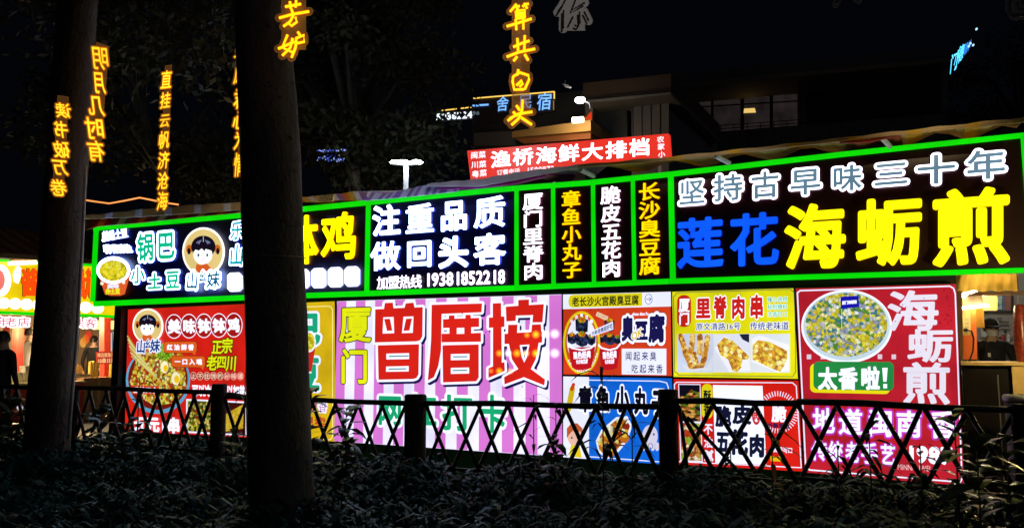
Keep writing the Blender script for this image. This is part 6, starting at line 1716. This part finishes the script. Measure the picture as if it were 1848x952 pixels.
def mask_mesh(pl, mask, x0, y0, st_, o, name, mat, parent):
    mb = MB()
    for j in range(mask.shape[0]):
        row_ = np.concatenate([[0], mask[j].astype(int), [0]]); d = np.diff(row_); s_ = np.where(d == 1)[0]; e = np.where(d == -1)[0]
        for a, b_ in zip(s_, e):
            c = np.array(rect(x0 + a * st_, y0 + j * st_, x0 + b_ * st_, y0 + (j + 1) * st_)); mb.add(pl.W(c[:, 0], c[:, 1], o), [(0, 1, 2, 3)])
    if mb.n: return mb.build(name, mat, parent)


def dist_field(segs, x0, y0, nx, ny, st_):
    X, Y_ = np.meshgrid(x0 + (np.arange(nx) + .5) * st_, y0 + (np.arange(ny) + .5) * st_)
    D = np.full(X.shape, 1e9)
    for (ax, ay), (bx_, by) in segs:
        vx, vy = bx_ - ax, by - ay; L2 = vx * vx + vy * vy + 1e-9
        t = np.clip(((X - ax) * vx + (Y_ - ay) * vy) / L2, 0, 1)
        D = np.minimum(D, (X - ax - t * vx) ** 2 + (Y_ - ay - t * vy) ** 2)
    return np.sqrt(D)


def inpoly(poly, x0, y0, nx, ny, st_):
    X, Y_ = np.meshgrid(x0 + (np.arange(nx) + .5) * st_, y0 + (np.arange(ny) + .5) * st_); M = np.zeros(X.shape, bool)
    p = poly
    for i in range(len(p)):
        (xa, ya), (xb, yb) = p[i], p[(i + 1) % len(p)]
        c = ((ya > Y_) != (yb > Y_)) & (X < (xb - xa) * (Y_ - ya) / (yb - ya + 1e-9) + xa); M ^= c
    return M


def neon(label, pl, strokes, strip, tube_px, pad, lit_=True, st_=.6, wires=(), glyphs=()):
    """acrylic strip with bent neon tube writing; strokes = polylines, glyphs = (char, quad, mirrored)"""
    segs = [(a, b_) for s_ in strokes for a, b_ in zip(s_, s_[1:])]
    gs = []
    for ch, q, mir in glyphs:
        V, F, V2, E, adv = glyph(ch); f = quad_map(q); u = (V2[:, 0] + .15 * (V2[:, 1] - .4) - .05) / .9; u = 1 - u if mir else u
        px = f(u, (.845 - V2[:, 1]) / .92); gs.append(px); segs += [(tuple(px[i]), tuple(px[j])) for i, j in E]
    allp = np.array([p for s_ in segs for p in s_] + list(strip)); x0, y0 = allp.min(0) - pad - 2; x1, y1 = allp.max(0) + pad + 2
    nx, ny = int((x1 - x0) / st_) + 1, int((y1 - y0) / st_) + 1
    D = dist_field(segs, x0, y0, nx, ny, st_); S = inpoly(strip, x0, y0, nx, ny, st_)
    M = (D < pad) | S; er = M.copy()
    for ax in (0, 1):
        for sh_ in (1, -1): er &= np.roll(M, sh_, ax)
    c = allp.mean(0); r = thing('neon_strip', pl.W(np.array([c[0]]), np.array([y1]), 0)[0], label, 'neon sign', 'hanging neon verse strips')
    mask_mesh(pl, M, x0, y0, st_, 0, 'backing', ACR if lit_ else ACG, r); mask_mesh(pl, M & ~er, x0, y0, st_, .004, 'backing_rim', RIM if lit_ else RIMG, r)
    mm = NEON if lit_ else matte('unlit_tube', (.02, .015, .012), .4)
    dpt = float(pl.W(np.array([c[0]]), np.array([c[1]]), 0)[0][1]); rad = tube_px / 2 / 1500 * dpt
    for s_ in strokes:
        p = np.array(s_, float)
        if lit_: MB().tube(list(pl.W(p[:, 0], p[:, 1], .012)), rad * 1.65, 6).build('tube_jacket', GLOW, r, True)  # wider jacket emits orange to imitate the glow round the tube
        MB().tube(list(pl.W(p[:, 0], p[:, 1], .012 + rad * 2.2)), rad, 6).build('tube', mm, r, True)
    for ch, q, mir in glyphs:
        text(pl, ch, q, .012, GLOW2, r, bold=.055, mirror=mir, shear=.15, name='tube_jacket'); text(pl, ch, q, 0.018, NEON2, r, bold=.008, mirror=mir, shear=.15, name='tube')
    for (wx, wy) in wires:
        p = pl.W(np.array([float(wx)]), np.array([float(wy)]), 0)[0]; MB().tube([p, p + [0, 0, 2.2]], .003, 5).build('wire', M_BLACK, r)
    return r


PF = Plane(-12000, 940, 6.0)
def tr(pts, ox, oy, k): return [(ox + x / k, oy + y / k) for x, y in pts]
K8 = lambda *ss_: [tr(s_, 860, 0, 3.965) for s_ in ss_]
st_f = K8([(285, 30), (262, 60), (240, 85)], [(275, 50), (310, 45)], [(290, 60), (300, 78)], [(350, 25), (330, 50)], [(340, 35), (375, 28)], [(352, 45), (362, 62)],
          [(282, 80), (285, 135)], [(282, 80), (345, 72), (345, 130)], [(288, 98), (342, 92)], [(288, 116), (342, 110)], [(286, 134), (342, 128)], [(215, 190), (300, 165), (395, 135)], [(280, 140), (285, 215)], [(335, 132), (335, 210)],
          [(292, 275), (298, 375)], [(345, 255), (342, 360)], [(262, 338), (320, 312), (380, 292)], [(215, 408), (300, 375), (420, 350)], [(290, 405), (265, 438)], [(345, 390), (370, 432)],
          [(300, 498), (290, 540)], [(262, 548), (258, 585), (270, 642), (340, 640)], [(262, 548), (310, 520), (372, 540), (376, 570), (345, 640)], [(285, 612), (325, 575), (330, 600), (308, 622)],
          [(285, 755), (310, 790)], [(262, 800), (290, 830)], [(330, 715), (325, 790), (300, 850), (250, 895)], [(235, 850), (300, 815), (400, 800)], [(318, 840), (395, 892)], [(222, 865), (255, 842)])
neon('amber neon strip with verse 算共白头 hanging above the red banner', PF, st_f, [(924, -40), (955.5, -40), (955.5, 196), (924, 196)], 4.2, 7)
PE = Plane(-12000, 530, 4.45)
KE = lambda *ss_: [tr(s_, 440, 0, 2.381) for s_ in ss_]
st_e = KE([(178, 30), (245, 18)], [(198, 8), (202, 38)], [(225, 2), (222, 32)], [(205, 42), (210, 55)], [(152, 78), (210, 62), (280, 50)], [(215, 62), (200, 92), (170, 115)], [(222, 75), (228, 95), (205, 112), (192, 100)],
          [(188, 150), (165, 205), (215, 228)], [(210, 165), (200, 205), (165, 240)], [(148, 210), (218, 180)], [(232, 138), (242, 152)], [(225, 165), (258, 152), (260, 180), (222, 188)], [(226, 162), (222, 205), (205, 248)])
neon('amber neon strip with verse ending 芳妒 in front of the thick trunk', PE, st_e, [(508, -60), (552, -60), (552, 90), (508, 90)], 4.2, 7.5)
PG = Plane(-12000, 1035, 5.2)
KG = lambda *ss_: [tr(s_, 860, 0, 3.965) for s_ in ss_]
neon('unlit grey strip with letter 你 hanging right of the lit strip', PG, KG([(640, -10), (615, 40), (580, 90)], [(622, 75), (620, 208)], [(715, -15), (680, 75), (740, 40), (775, 20)], [(735, 85), (740, 165), (722, 190), (702, 180)], [(690, 120), (662, 175)], [(770, 85), (802, 150)]),
     [(1014, -60), (1056, -60), (1056, 56), (1014, 56)], 3.6, 8, False)
neon('unlit dark letter legs at the top edge above the dark building', PG, [[(1519, -14), (1508, 8)], [(1528, -16), (1549, 1)]], [(1512, -60), (1540, -60), (1540, -12), (1512, -12)], 3.2, 7, False)
neon('unlit rounded dark letter loop in the top right corner', PG, [[(1822, 2), (1822, 18), (1829, 30), (1875, 27)], [(1822, 2), (1850, -14)], [(1836, 4), (1838, 17), (1870, 15)]], [(1835, -60), (1860, -60), (1860, -10), (1835, -10)], 3.2, 8, False)


def colglyphs(s, boxes, mir):
    return [(ch, [(x0, y0), (x1, y0 + (2 if mir else -2)), (x1, y1 + (2 if mir else -2)), (x0, y1)], mir) for ch, (x0, x1, y0, y1) in zip(s, boxes)]


neon('leftmost amber neon strip, mirrored verse 读书破万卷 beside the far left trunk', Plane(-9000, 105, 6.5), [], [(104, 172), (124, 175), (115, 344), (95, 341)], 2.4, 3.2, wires=((110, 172),),
     glyphs=colglyphs('读书破万卷', [(101, 127, 185, 211), (99, 122, 218, 247), (97, 124, 254, 283), (95, 121, 286, 314), (92, 119, 323, 352)], True))
neon('tall amber neon strip with mirrored verse 明月几时有 right of the far left trunk', Plane(-9000, 175, 7.0), [], [(174, 76), (197, 84), (182, 265), (161, 253)], 2.6, 3.4, wires=((177, 76), (194, 83)),
     glyphs=colglyphs('明月几时有', [(167, 195, 83, 124), (168, 189, 128, 167), (160, 187, 171, 207), (155, 187, 211, 250), (158, 187, 253, 289)], True))
neon('amber neon strip with seven letter verse 直挂云帆济沧海', Plane(-9000, 298, 8.0), [], [(298, 119), (310, 117), (301, 372), (288, 374)], 2.4, 2.8, wires=((303, 118),),
     glyphs=colglyphs('直挂云帆济沧海', [(291, 309, 129, 161), (290, 307, 168, 196), (289, 306, 206, 230), (287, 305, 238, 268), (286, 304, 275, 305), (285, 303, 312, 342), (284, 302, 347, 379)], False))
neon('amber neon strip half hidden by the left edge of the thick trunk', Plane(-9000, 434, 7.0), [], [(428, 60), (446, 60), (444, 314), (430, 314)], 2.4, 2.8, wires=((434, 60),),
     glyphs=colglyphs('只愿君心为情', [(424, 446, 79, 104), (423, 445, 122, 151), (423, 445, 160, 196), (421, 443, 200, 234), (423, 443, 238, 270), (423, 441, 277, 318)], False))

# unlit curtain light strands hanging from the branches
r = thing('curtain_light', at_y(270, 20, 8.6), 'unlit curtain light strands hanging among the branches, upper left', 'string light')
for i in range(22):
    x = 105 + i * 14.5 + random.uniform(-6, 6); y1 = random.uniform(90, 205); y0 = -30
    pts = [at_y(x + 1.2 * math.sin(k * 1.3 + i), y0 + (y1 - y0) * k / 8, 8.6 + (i % 3) * .3) for k in range(9)]
    MB().tube(pts, .0028, 4).build('strand', matte('strand_wire', (.16, .16, .15), .3), r)
    mb = MB()
    for k in range(9):
        p = at_y(x + random.uniform(-3, 3), y0 + (y1 - y0) * (k + random.random()) / 9, 8.6 + (i % 3) * .3); d = np.array([random.uniform(-.03, .03), 0, random.uniform(-.015, .015)])
        mb.tube([p - d, p + d], .004, 4)
    tag(mb.build('unlit_bulbs', matte('bulb_plastic', (.5, .5, .48), .2), r), None, None, None, 'stuff')
